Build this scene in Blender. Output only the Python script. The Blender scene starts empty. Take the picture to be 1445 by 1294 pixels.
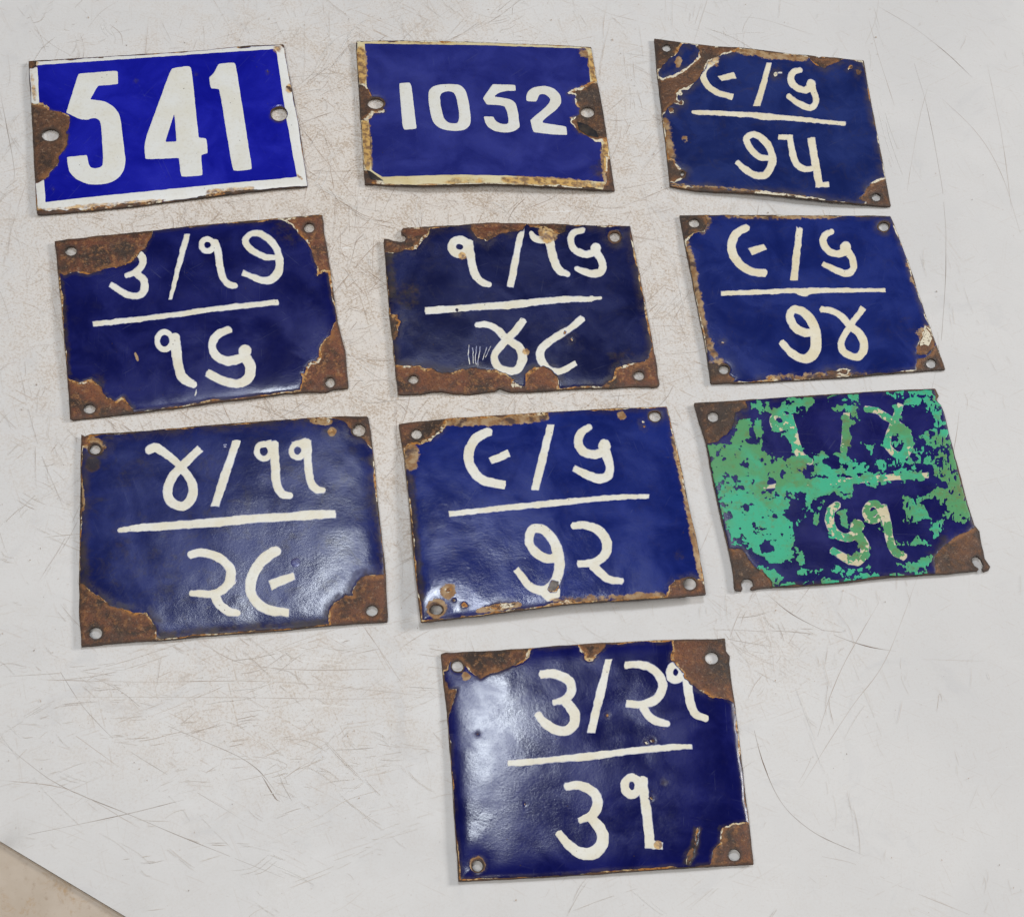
import bpy, math, random
import numpy as np
from mathutils import Matrix, Vector

# ------------------------------------------------------------------ camera
S = bpy.context.scene
C = S.collection
H = 0.80                                   # camera height above the table top, metres
TILT, ROLL, FPX = 0.5291503, 0.2274917, 2553.716
CX, CY = 722.5, 647.0
ROT = Matrix.Rotation(TILT, 4, 'X') @ Matrix.Rotation(ROLL, 4, 'Z')
cam = bpy.data.objects.new('camera', bpy.data.cameras.new('camera'))
C.objects.link(cam)
cam.matrix_world = Matrix.Translation((0, 0, H)) @ ROT
cam.data.sensor_width = 36.0
cam.data.lens = 36.0 * FPX / 1445.0
cam.data.clip_start = 0.01
cam.data.clip_end = 50
S.camera = cam
S.view_settings.view_transform = 'Standard'
S.view_settings.look = 'None'
S.view_settings.exposure = 0.07
S.view_settings.gamma = 1.0
R3 = np.array(ROT.to_3x3())


def table_point(px, py, z=0.0):
    """where the sight line through a traced point meets the height z over the table"""
    px = np.asarray(px, float); py = np.asarray(py, float); z = np.zeros_like(px) + z
    d = np.stack([(px - CX) / FPX, -(py - CY) / FPX, -np.ones_like(px)], -1) @ R3.T
    t = (H - z) / -d[..., 2]
    return np.stack([d[..., 0] * t, d[..., 1] * t, z], -1)


# ------------------------------------------------------------------ light: a shaded room, a soft window beyond the table
w = bpy.data.worlds.new('World'); S.world = w; w.use_nodes = True
bg = w.node_tree.nodes['Background']
bg.inputs[0].default_value = (0.92, 0.96, 1.0, 1); bg.inputs[1].default_value = 0.07


def area(name, loc, target, sx, sy, power, col):
    l = bpy.data.lights.new(name, 'AREA'); l.shape = 'RECTANGLE'; l.size = sx; l.size_y = sy
    l.energy = power; l.color = col
    o = bpy.data.objects.new(name, l); C.objects.link(o); o.location = loc
    o.rotation_euler = (Vector(target) - Vector(loc)).to_track_quat('-Z', 'Y').to_euler()
    return o


area('ceiling_light', (-0.6, -0.9, 2.6), (0, 0.45, 0), 2.0, 1.4, 45, (1.0, 0.98, 0.945))
area('side_window_light', (2.7, 1.9, 1.55), (0.0, 0.45, 0), 0.95, 0.7, 68, (1.0, 0.985, 0.965))
hit = table_point(560, 960)
d0 = hit - np.array([0, 0, H]); d0 /= np.linalg.norm(d0); d0[2] *= -1
wp = hit + d0 * 2.3
area('window_light', tuple(wp), tuple(hit), 0.26, 0.34, 12, (0.84, 0.91, 1.0))


# ------------------------------------------------------------------ noise and distance fields
def vnoise(x, y, seed):
    xi = np.floor(x).astype(np.int64); yi = np.floor(y).astype(np.int64)
    xf = x - xi; yf = y - yi
    u = xf * xf * (3 - 2 * xf); v = yf * yf * (3 - 2 * yf)

    def h(a, b):
        n = (a * 374761393 + b * 668265263 + seed * 974634777) & 0xffffffff
        n = ((n ^ (n >> 13)) * 1274126177) & 0xffffffff
        n = ((n ^ (n >> 16)) * 2246822519) & 0xffffffff
        return ((n ^ (n >> 15)) & 0xffffff) / float(0xffffff) * 2 - 1
    return (h(xi, yi) * (1 - u) + h(xi + 1, yi) * u) * (1 - v) + (h(xi, yi + 1) * (1 - u) + h(xi + 1, yi + 1) * u) * v


def fbm(x, y, scale, seed, octs=4, gain=0.55):
    s = 0; a = 1.0; t = 0; f = 1.0 / scale
    for i in range(octs):
        s = s + a * vnoise(x * f + 17.3 * i, y * f - 9.1 * i, seed + i * 31); t += a
        a *= gain; f *= 2.03
    return s / t * 1.5


def seg_d(x, y, a, b):
    ax, ay = a; bx, by = b
    dx, dy = bx - ax, by - ay
    L = dx * dx + dy * dy + 1e-9
    t = np.clip(((x - ax) * dx + (y - ay) * dy) / L, 0, 1)
    return np.hypot(x - ax - t * dx, y - ay - t * dy), t


def poly_f(x, y, P):
    """signed distance, positive inside"""
    d = np.full(x.shape, 1e9); ins = np.zeros(x.shape, bool)
    n = len(P)
    for i in range(n):
        a, b = P[i], P[(i + 1) % n]
        d = np.minimum(d, seg_d(x, y, a, b)[0])
        if a[1] != b[1]:
            c = ((a[1] > y) != (b[1] > y)) & (x < (b[0] - a[0]) * (y - a[1]) / (b[1] - a[1]) + a[0])
            ins ^= c
    return np.where(ins, d, -d)


def catmull(P, R, n=6):
    P = [np.array(p, float) for p in P]
    if len(P) < 3: return P, R
    Q = [2 * P[0] - P[1]] + P + [2 * P[-1] - P[-2]]
    out, rr = [], []
    for i in range(1, len(Q) - 2):
        for k in range(n):
            t = k / n
            out.append(0.5 * ((2 * Q[i]) + (-Q[i - 1] + Q[i + 1]) * t + (2 * Q[i - 1] - 5 * Q[i] + 4 * Q[i + 1] - Q[i + 2]) * t * t
                              + (-Q[i - 1] + 3 * Q[i] - 3 * Q[i + 1] + Q[i + 2]) * t ** 3))
            rr.append(R[i - 1] * (1 - t) + R[i] * t)
    out.append(P[-1]); rr.append(R[-1])
    return out, rr


def stroke_f(x, y, P, r, smooth=True):
    """brush stroke with square-cut ends, positive inside"""
    R = list(r) if isinstance(r, (list, tuple)) else [r] * len(P)
    if smooth: P, R = catmull(P, R)
    f = np.full(x.shape, -1e9)
    n = len(P)
    for i in range(n - 1):
        a, b = P[i], P[i + 1]
        dx, dy = b[0] - a[0], b[1] - a[1]
        L = math.hypot(dx, dy) + 1e-9
        ux, uy = dx / L, dy / L
        s = (x - a[0]) * ux + (y - a[1]) * uy
        q = np.abs(-(x - a[0]) * uy + (y - a[1]) * ux)
        rr = R[i] + (R[i + 1] - R[i]) * np.clip(s / L, 0, 1)
        near = s + (0 if i == 0 else (R[i] if i == n - 2 else 0)); far = L - s + (R[i + 1] if (i == 0 and n > 2) else 0)
        f = np.maximum(f, np.minimum(rr - q, np.minimum(near, far)))
        if i > 0:
            f = np.maximum(f, R[i] - np.hypot(x - a[0], y - a[1]))
    return f


def worn_f(x, y, P, r):
    """worn streak: tapers out at both ends"""
    P, _ = catmull(P, [1] * len(P))
    d = np.full(x.shape, -1e9)
    L = [math.hypot(P[i + 1][0] - P[i][0], P[i + 1][1] - P[i][1]) for i in range(len(P) - 1)]
    tot = sum(L); s0 = 0
    for i in range(len(P) - 1):
        q, t = seg_d(x, y, P[i], P[i + 1])
        u = (s0 + t * L[i]) / tot; s0 += L[i]
        d = np.maximum(d, r * (0.35 + 0.75 * np.sin(math.pi * u) ** .5) - q)
    return d


def prim_f(x, y, p):
    k = p[0]
    if k == 'c': return worn_f(x, y, p[2], p[1])
    if k == 's': return stroke_f(x, y, p[2], p[1])
    if k == 'p': return poly_f(x, y, p[1])
    if k == 'h': return poly_f(x, y, p[1])
    if k == 'd':
        return p[3] - np.hypot(x - p[1], y - p[2])
    if k == 'e':
        return (1 - np.hypot((x - p[1]) / p[3], (y - p[2]) / p[4])) * min(p[3], p[4])
    if k == 'o':                                              # ring of a looped numeral: cx, cy, rx, ry, half width
        n = 28
        P = [(p[1] + p[3] * math.cos(2 * math.pi * i / n), p[2] + p[4] * math.sin(2 * math.pi * i / n)) for i in range(n)]
        d = np.full(x.shape, 1e9)
        for i in range(n): d = np.minimum(d, seg_d(x, y, P[i], P[(i + 1) % n])[0])
        return p[5] - d


def union(x, y, prims):
    f = np.full(x.shape, -1e9)
    for p in prims:
        if p[0] != 'h': f = np.maximum(f, prim_f(x, y, p))
    for p in prims:
        if p[0] == 'h': f = np.minimum(f, -prim_f(x, y, p))
    return f


# ------------------------------------------------------------------ contour-clipped sheets
def clip_grid(xs, ys, F):
    """triangulates the region F > 0 of a grid; returns points (n,2), faces, boundary edges"""
    ny, nx = F.shape
    ins = F > 0
    X, Y = np.meshgrid(xs, ys)
    X = X.ravel(); Y = Y.ravel(); f = F.ravel()
    vid = np.full(nx * ny, -1, np.int64)
    full = ins[:-1, :-1] & ins[1:, :-1] & ins[:-1, 1:] & ins[1:, 1:]
    some = (ins[:-1, :-1] | ins[1:, :-1] | ins[:-1, 1:] | ins[1:, 1:]) & ~full
    base = np.arange(nx * ny).reshape(ny, nx)
    A = base[:-1, :-1]; B = base[:-1, 1:]; Cc = base[1:, 1:]; D = base[1:, :-1]
    quads = np.stack([A[full], B[full], Cc[full], D[full]], -1)
    used = np.zeros(nx * ny, bool); used[quads.ravel()] = True
    cells = np.stack([A[some], B[some], Cc[some], D[some]], -1)
    if len(cells):
        m = cells.ravel(); used[m[f[m] > 0]] = True
    ids = np.nonzero(used)[0]
    vid[ids] = np.arange(len(ids))
    pts = [np.stack([X[ids], Y[ids]], -1)]
    extra = []; cache = {}; n0 = len(ids)
    faces = []

    def cut(a, b):
        k = (a, b) if a < b else (b, a)
        v = cache.get(k)
        if v is None:
            t = f[a] / (f[a] - f[b]); t = min(max(t, 0.02), 0.98)
            v = n0 + len(extra)
            extra.append((X[a] + (X[b] - X[a]) * t, Y[a] + (Y[b] - Y[a]) * t)); cache[k] = v
        return v
    for c in cells.tolist():
        for tri in ((c[0], c[1], c[2]), (c[0], c[2], c[3])):
            poly = []
            for i in range(3):
                a, b = tri[i], tri[(i + 1) % 3]
                if f[a] > 0: poly.append(int(vid[a]))
                if (f[a] > 0) != (f[b] > 0): poly.append(cut(a, b))
            if len(poly) >= 3: faces.append(poly)
    if extra: pts.append(np.array(extra))
    pts = np.concatenate(pts)
    quads = vid[quads]
    # boundary: directed edges without a partner
    cnt = {}
    for p in faces:
        for i in range(len(p)): cnt[(p[i], p[(i + 1) % len(p)])] = 1
    # quads next to cut cells contribute their edges too
    if len(quads):
        q = quads
        e = np.concatenate([q[:, [0, 1]], q[:, [1, 2]], q[:, [2, 3]], q[:, [3, 0]]])
        near = set(cnt.keys())
        rev = set((b, a) for a, b in near)
        for a, b in e.tolist():
            if (a, b) in rev: cnt[(a, b)] = 1
    bnd = [(a, b) for (a, b) in cnt if (b, a) not in cnt]
    return pts, quads.tolist() + faces, bnd


class Plate:
    def __init__(s, trace, label, outline, holes, heights, seed):
        s.ox, s.oy, wd = trace; s.k = wd / 1445.0
        s.seed = seed; s.outline = outline; s.holes = holes; s.hp = heights
        P = table_point(*s.photo(np.array([p[0] for p in outline[:]]), np.array([p[1] for p in outline])))
        q = s.quad = heights['quad']
        Q = table_point(*s.photo(np.array([p[0] for p in q], float), np.array([p[1] for p in q], float)))
        s.cen = Q.mean(0)
        e = Q[2] - Q[3]; s.ang = math.atan2(e[1], e[0])
        s.px = float(np.linalg.norm(Q[2] - Q[3])) / math.hypot(q[2][0] - q[3][0], q[2][1] - q[3][1])   # metres per traced unit
        s.root = bpy.data.objects.new('number_plate', None); C.objects.link(s.root)
        s.root.empty_display_size = 0.03
        s.root.location = s.cen; s.root.rotation_euler = (0, 0, s.ang)
        s.root['label'] = label; s.root['category'] = 'number plate'
        s.root['group'] = 'old enamel number plates laid out on the white sheet'
        # homography quad -> unit square (for the bends)
        src = q; dst = [(-1, -1), (1, -1), (1, 1), (-1, 1)]
        A = []; b = []
        for (x, y), (u, v) in zip(src, dst):
            A.append([x, y, 1, 0, 0, 0, -u * x, -u * y]); b.append(u)
            A.append([0, 0, 0, x, y, 1, -v * x, -v * y]); b.append(v)
        s.hm = np.append(np.linalg.solve(np.array(A), np.array(b)), 1).reshape(3, 3)

    def photo(s, x, y): return s.ox + x * s.k, s.oy + y * s.k

    def uv(s, x, y):
        m = s.hm; d = m[2, 0] * x + m[2, 1] * y + 1
        return (m[0, 0] * x + m[0, 1] * y + m[0, 2]) / d, (m[1, 0] * x + m[1, 1] * y + m[1, 2]) / d

    def top(s, x, y):
        """height of the steel's upper face, metres"""
        u, v = s.uv(x, y)
        h = s.hp
        un = np.clip(u, -1.1, 1.1); vn = np.clip(v, -1.1, 1.1)
        z = (0.2 + h.get('lift', 0.5)) + h.get('dome', 0.6) * (1 - un * un) * (1 - 0.75 * vn * vn) + h.get('sx', 0) * un + h.get('sy', 0) * vn
        z = z + h.get('bot', 0) * np.clip(1 - un * un, 0, 1) * np.clip(vn, 0, 1) ** 2
        z = z + h.get('topb', 0) * np.clip(1 - un * un, 0, 1) * np.clip(-vn, 0, 1) ** 2
        d = np.minimum(1 - np.abs(un), 1 - np.abs(vn))
        z = z + h.get('rim', 0.9) * (1 - np.exp(-np.clip(d, -0.05, 1) / 0.05))
        z = z + h.get('wave', 0.30) * fbm(x, y, 380, s.seed + 5, 2)
        z = z + h.get('ripple', 0.05) * fbm(x, y, 90, s.seed + 6, 2)
        for (cx, cy, rx, ry) in s.holes:
            z = z - h.get('dip', 0.5) * np.exp(-((x - cx) ** 2 + (y - cy) ** 2) / (2 * 45.0 ** 2))
        for (cx, cy, r, a) in h.get('dents', []):
            z = z + a * np.exp(-((x - cx) ** 2 + (y - cy) ** 2) / (2.0 * r * r))
        return (np.maximum(z, 0.02) + 1.3) * 1e-3

    def local(s, x, y, z):
        px, py = s.photo(x, y)
        w = table_point(px, py, z) - s.cen
        c, sn = math.cos(-s.ang), math.sin(-s.ang)
        return np.stack([w[:, 0] * c - w[:, 1] * sn, w[:, 0] * sn + w[:, 1] * c, w[:, 2]], -1)

    def mesh(s, name, mat, xs, ys, F, zfun, depth, attrs=None, back=False, label=None):
        pts, faces, bnd = clip_grid(xs, ys, F)
        if not faces: return None
        x, y = pts[:, 0], pts[:, 1]
        z = zfun(x, y)
        V = s.local(x, y, z)
        n = len(V)
        bidx = sorted({i for e in bnd for i in e}); rm = {b: i for i, b in enumerate(bidx)}
        bi = np.array(bidx, int)
        # wall of the sheet: own copies of the rim so the top stays smooth
        px_, py_ = s.photo(x, y)
        Wt = V[bi]; Wb = Wt.copy(); Wb[:, 2] -= depth
        m = len(bi)
        allf = [list(reversed(p)) for p in faces]
        walls = [[n + rm[a], n + rm[b], n + m + rm[b], n + m + rm[a]] for a, b in bnd]
        V2 = [V, Wt, Wb]; off = n + 2 * m
        allf2 = allf + walls
        if back:
            B = V.copy(); B[:, 2] -= depth; V2.append(B)
            allf2 += [[i + off for i in p] for p in faces]
        V2 = np.concatenate(V2)
        me = bpy.data.meshes.new(name)
        me.from_pydata(V2.tolist(), [], allf2)
        sm = np.zeros(len(allf2), bool); sm[:len(allf)] = True
        if back: sm[len(allf) + len(walls):] = True
        me.polygons.foreach_set('use_smooth', sm)
        for k, fn in (attrs or {}).items():
            a = fn(x, y)
            full = [a, a[bi], a[bi]] + ([a] if back else [])
            at = me.attributes.new(k, 'FLOAT', 'POINT')
            at.data.foreach_set('value', np.concatenate(full).astype(np.float32))
        me.materials.append(mat)
        o = bpy.data.objects.new(name, me); C.objects.link(o); o.parent = s.root
        if label: o['label'] = label
        return o


# ------------------------------------------------------------------ materials
class NT:
    def __init__(s, name):
        s.m = bpy.data.materials.new(name); s.m.use_nodes = True
        s.t = s.m.node_tree; s.b = s.t.nodes['Principled BSDF']
        s.tc = s.t.nodes.new('ShaderNodeTexCoord')
        s.co = s.tc.outputs['Object']

    def n(s, typ, **k):
        o = s.t.nodes.new(typ)
        for a, v in k.items(): setattr(o, a, v)
        return o

    def link(s, a, b): s.t.links.new(a, b)

    def val(s, inp, v):
        if isinstance(v, bpy.types.NodeSocket): s.link(v, inp)
        else: inp.default_value = v

    def noise(s, scale, detail=4, rough=0.6, dist=0.0, vec=None, col=False, off=0.0):
        o = s.n('ShaderNodeTexNoise'); o.inputs['Scale'].default_value = scale
        o.inputs['Detail'].default_value = detail; o.inputs['Roughness'].default_value = rough
        o.inputs['Distortion'].default_value = dist
        v = vec or s.co
        if off:
            a = s.n('ShaderNodeVectorMath', operation='ADD'); s.link(v, a.inputs[0]); a.inputs[1].default_value = (off, off * .7, off * .3)
            v = a.outputs[0]
        s.link(v, o.inputs['Vector'])
        return o.outputs['Color' if col else 'Fac']

    def ramp(s, fac, lo, hi, a=0.0, b=1.0):
        o = s.n('ShaderNodeMapRange', interpolation_type='SMOOTHSTEP')
        s.val(o.inputs[0], fac); o.inputs[1].default_value = lo; o.inputs[2].default_value = hi
        o.inputs[3].default_value = a; o.inputs[4].default_value = b
        return o.outputs[0]

    def math(s, op, a, b=0.0, clamp=False):
        o = s.n('ShaderNodeMath', operation=op, use_clamp=clamp); s.val(o.inputs[0], a); s.val(o.inputs[1], b)
        return o.outputs[0]

    def mix(s, f, a, b):
        o = s.n('ShaderNodeMix', data_type='RGBA'); s.val(o.inputs[0], f)
        for i, v in ((6, a), (7, b)):
            if isinstance(v, bpy.types.NodeSocket): s.link(v, o.inputs[i])
            else: o.inputs[i].default_value = (*v, 1)
        return o.outputs[2]

    def attr(s, name):
        o = s.n('ShaderNodeAttribute'); o.attribute_name = name
        return o.outputs['Fac']

    def bump(s, h, strength, dist, prev=None):
        o = s.n('ShaderNodeBump'); o.inputs['Strength'].default_value = strength; o.inputs['Distance'].default_value = dist
        s.link(h, o.inputs['Height'])
        if prev: s.link(prev, o.inputs['Normal'])
        return o.outputs[0]

    def out(s, col, rough, normal=None, spec=None):
        s.val(s.b.inputs['Base Color'], col if isinstance(col, bpy.types.NodeSocket) else (*col, 1))
        s.val(s.b.inputs['Roughness'], rough)
        if normal: s.link(normal, s.b.inputs['Normal'])
        if spec is not None: s.b.inputs['Specular IOR Level'].default_value = spec
        return s.m


def rust_mat(name, tone, seed):
    """tone 0 = old dark iron, 1 = lively orange-brown"""
    t = NT(name)
    n1 = t.noise(55, 6, 0.68, 0.6, off=seed); n2 = t.noise(300, 6, 0.75, off=seed + 3); n3 = t.noise(1300, 4, 0.7, off=seed)
    n4 = t.noise(32, 4, 0.6, 0.5, off=seed + 7)
    dark = (0.040, 0.022, 0.014); mid = (0.14 + .045 * tone, 0.060, 0.027); org = (0.38, 0.175, 0.065)
    c = t.mix(t.ramp(n1, 0.38, 0.58), dark, mid)
    c = t.mix(t.math('MULTIPLY', t.ramp(n2, 0.50, 0.64), 0.30 + 0.55 * tone), c, org)
    c = t.mix(t.math('MULTIPLY', t.ramp(n4, 0.50, 0.64), 0.8 - 0.3 * tone), c, (0.055, 0.038, 0.028))
    c = t.mix(t.math('MULTIPLY', t.ramp(t.noise(20, 4, .6, .6, off=seed + 33), 0.50, 0.62), 0.55 * tone + .1), c, (0.23, 0.075, 0.028))
    c = t.mix(t.math('MULTIPLY', t.ramp(n3, 0.48, 0.64), 0.6), c, (0.022, 0.012, 0.009))
    c = t.mix(t.math('MULTIPLY', t.ramp(t.noise(480, 4, .7, off=seed + 11), 0.56, 0.68), 0.5), c, (0.36, 0.23, 0.14))
    ch = t.attr('chip')                                  # bare iron near the broken enamel is fresher, darkest right against it
    c = t.mix(t.math('MULTIPLY', t.ramp(ch, 6, 26, 1, 0), t.ramp(t.noise(120, 4, .7, off=seed + 13), .44, .58, 0, .55)), c, (0.36, 0.15, 0.045))
    c = t.mix(t.math('MULTIPLY', t.ramp(ch, 0, 8, 1, 0), t.ramp(t.noise(240, 4, .7, off=seed + 15), .45, .55, .1, .8)), c, (0.035, 0.02, 0.014))
    e = t.attr('edge')                                   # iron darker along its rim and around the holes
    c = t.mix(t.math('MULTIPLY', t.ramp(e, 0, 16, 1, 0), 0.7), c, (0.04, 0.027, 0.02))
    h = t.math('ADD', t.math('MULTIPLY', n2, 0.6), t.math('MULTIPLY', n3, 0.4))
    nb = t.bump(h, 1.0, 0.0008)
    nb = t.bump(n1, 0.6, 0.0012, nb)
    return t.out(c, t.ramp(n2, 0.3, 0.7, 0.42, 0.75), nb, 0.5)


def enamel_mat(name, col, grime, haze, seed, mott=0.35, rough=0.16, edgew=45.0):
    t = NT(name)
    lo = tuple(c * (1 - mott) for c in col)
    hi = (col[0] * 1.5 + 0.004, col[1] * 1.5 + 0.004, min(1, col[2] * 1.25 + .01))
    n1 = t.noise(38, 4, 0.6, 0.5, off=seed); n2 = t.noise(260, 4, 0.7, off=seed + 2); n3 = t.noise(1500, 2, 0.6, off=seed + 4)
    c = t.mix(t.ramp(n1, 0.3, 0.7), lo, hi)
    c = t.mix(t.math('MULTIPLY', t.ramp(n3, 0.45, 0.8), 0.35), c, tuple(x * .55 for x in col))
    # milky haze: pale reflected sheen mixed into the enamel colour
    c = t.mix(t.math('MULTIPLY', t.ramp(t.noise(45, 5, .65, 1.2, off=seed + 20), 0.5, 0.78), haze), c, tuple(x * 1.6 + 0.012 for x in col))
    c = t.mix(t.math('MULTIPLY', t.ramp(n2, 0.45, 0.75), haze * .8), c, tuple(x * 1.3 + 0.012 for x in col))
    # brown dirt film, heavier beside chips and rims
    e = t.attr('edge')
    near = t.ramp(e, 0, edgew, 1, 0)
    g = t.math('MULTIPLY', near, t.ramp(t.math('ADD', t.math('MULTIPLY', t.noise(90, 5, .7, .4, off=seed + 8), .7), t.math('MULTIPLY', n2, .3)), 0.36, 0.62))
    g = t.math('MULTIPLY', g, 0.55 + 0.35 * grime)
    c = t.mix(g, c, (0.05, 0.034, 0.026))
    gr = t.attr('grime')
    gf = t.ramp(t.math('ADD', gr, t.math('MULTIPLY', t.math('SUBTRACT', t.noise(200, 6, .75, off=seed + 6), .5), 1.6)), 0.3, 0.9)
    gf = t.math('MULTIPLY', gf, t.ramp(gr, 0.02, 0.3))
    c = t.mix(t.math('MULTIPLY', gf, .75), c, t.mix(t.ramp(n2, .45, .6), (0.045, 0.036, 0.022), (0.075, 0.045, 0.02)))
    g2 = t.math('MULTIPLY', t.ramp(t.noise(95, 8, .8, .8, off=seed + 31), 0.50, 0.68), 0.62 * grime)
    c = t.mix(g2, c, (0.045, 0.038, 0.045))
    # tan and rust stains where they lie
    st = t.attr('stain')
    sf = t.ramp(t.math('ADD', st, t.math('MULTIPLY', t.math('SUBTRACT', t.noise(230, 5, .72, off=seed + 5), .5), 1.7)), 0.42, 0.66)
    sf = t.math('MULTIPLY', sf, t.ramp(st, 0.02, 0.2))
    sc = t.mix(t.ramp(t.noise(260, 4, .6, off=seed + 9), .38, .62), (0.30, 0.15, 0.045), (0.46, 0.31, 0.16))
    sc = t.mix(t.ramp(t.noise(120, 4, .6, off=seed + 19), .52, .64), sc, (0.10, 0.055, 0.03))
    c = t.mix(t.math('MULTIPLY', sf, 0.9), c, sc)
    for ang, off in ((25, 1.0), (-55, 4.0), (70, 9.0)):
        mp = t.n('ShaderNodeMapping'); mp.inputs['Rotation'].default_value = (0, 0, math.radians(ang + seed * 7)); mp.inputs['Location'].default_value = (off, off + seed, 0)
        t.link(t.co, mp.inputs['Vector'])
        m2 = t.n('ShaderNodeMapping'); m2.inputs['Scale'].default_value = (22, 1300, 1); t.link(mp.outputs[0], m2.inputs['Vector'])
        f = t.math('MULTIPLY', t.ramp(t.noise(1.0, 2, .5, vec=m2.outputs[0]), .64, .74), t.ramp(t.noise(70, 3, .7, off=off + seed), .48, .62))
        c = t.mix(t.math('MULTIPLY', f, .16), c, (0.16, 0.17, 0.26))
    # pin pits
    v = t.n('ShaderNodeTexVoronoi'); v.inputs['Scale'].default_value = 170; t.link(t.co, v.inputs['Vector'])
    pit = t.math('MULTIPLY', t.ramp(v.outputs['Distance'], 0.03, 0.075, 1, 0), t.ramp(t.noise(70, 2, .5, off=seed + 14), .5, .6))
    c = t.mix(t.math('MULTIPLY', pit, .8), c, (0.05, 0.03, 0.02))
    r = t.math('ADD', t.ramp(n1, 0.3, 0.75, rough, rough + 0.14), t.math('MULTIPLY', t.math('MAXIMUM', sf, g), 0.4), True)
    nb = t.bump(t.noise(110, 2, .5, off=seed), 0.13, 0.00022)
    nb = t.bump(t.noise(700, 3, .65, off=seed), 0.42, 0.00009, nb)
    return t.out(c, r, nb, 0.42)


def cream_mat(name, col, dirt, seed, fringe=True, age=1.0):
    t = NT(name)
    n1 = t.noise(70, 4, .6, off=seed); n2 = t.noise(700, 3, .6, off=seed + 2)
    c = t.mix(t.ramp(n1, .3, .7), col, tuple(x * y for x, y in zip(col, (1 - .07 * age, 1 - .12 * age, 1 - .24 * age))))
    c = t.mix(t.math('MULTIPLY', t.ramp(n2, .5, .75), .14 + .2 * dirt), c, (0.40, 0.30, 0.18))
    e = t.attr('edge')
    if fringe:
        c = t.mix(t.math('MULTIPLY', t.ramp(e, 0, 4.5, 1, 0), t.ramp(t.noise(160, 3, .6, off=seed), .38, .6, .15, .85)), c, (0.16, 0.19, 0.42))
    st = t.attr('stain')
    sf = t.ramp(t.math('ADD', st, t.math('MULTIPLY', t.math('SUBTRACT', t.noise(160, 5, .7, off=seed + 5), .5), 1.6)), 0.4, 0.85)
    sf = t.math('MULTIPLY', sf, t.ramp(st, 0.02, 0.2))
    sc = t.mix(t.ramp(t.noise(330, 3, .6, off=seed + 9), .4, .6), (0.17, 0.065, 0.025), (0.62, 0.36, 0.10))
    c = t.mix(t.math('MULTIPLY', sf, .85), c, sc)
    v = t.n('ShaderNodeTexVoronoi'); v.inputs['Scale'].default_value = 260; t.link(t.co, v.inputs['Vector'])
    pit = t.math('MULTIPLY', t.ramp(v.outputs['Distance'], 0.05, 0.11, 1, 0), t.ramp(t.noise(90, 2, .5, off=seed + 14), .52, .6))
    c = t.mix(t.math('MULTIPLY', pit, .75), c, (0.08, 0.05, 0.035))
    nb = t.bump(t.noise(300, 3, .6, off=seed), 0.25, 0.0001)
    return t.out(c, 0.38, nb, 0.35)


def ground_mat(name, seed, creamy=0.0):
    t = NT(name)
    n1 = t.noise(190, 4, .65, off=seed); n2 = t.noise(700, 3, .6, off=seed + 2)
    c = t.mix(t.ramp(n1, .36, .56), (0.60, 0.44, 0.23), (0.40, 0.17, 0.04))
    c = t.mix(t.ramp(t.noise(75, 4, .6, off=seed + 6), .53 - creamy * .12, .60 - creamy * .12), c, (0.72, 0.65, 0.50))
    c = t.mix(t.ramp(n2, .48 + creamy * .05, .62 + creamy * .05), c, (0.12, 0.055, 0.025))
    nb = t.bump(n2, 0.5, 0.0002)
    return t.out(c, 0.55, nb, 0.3)


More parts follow.
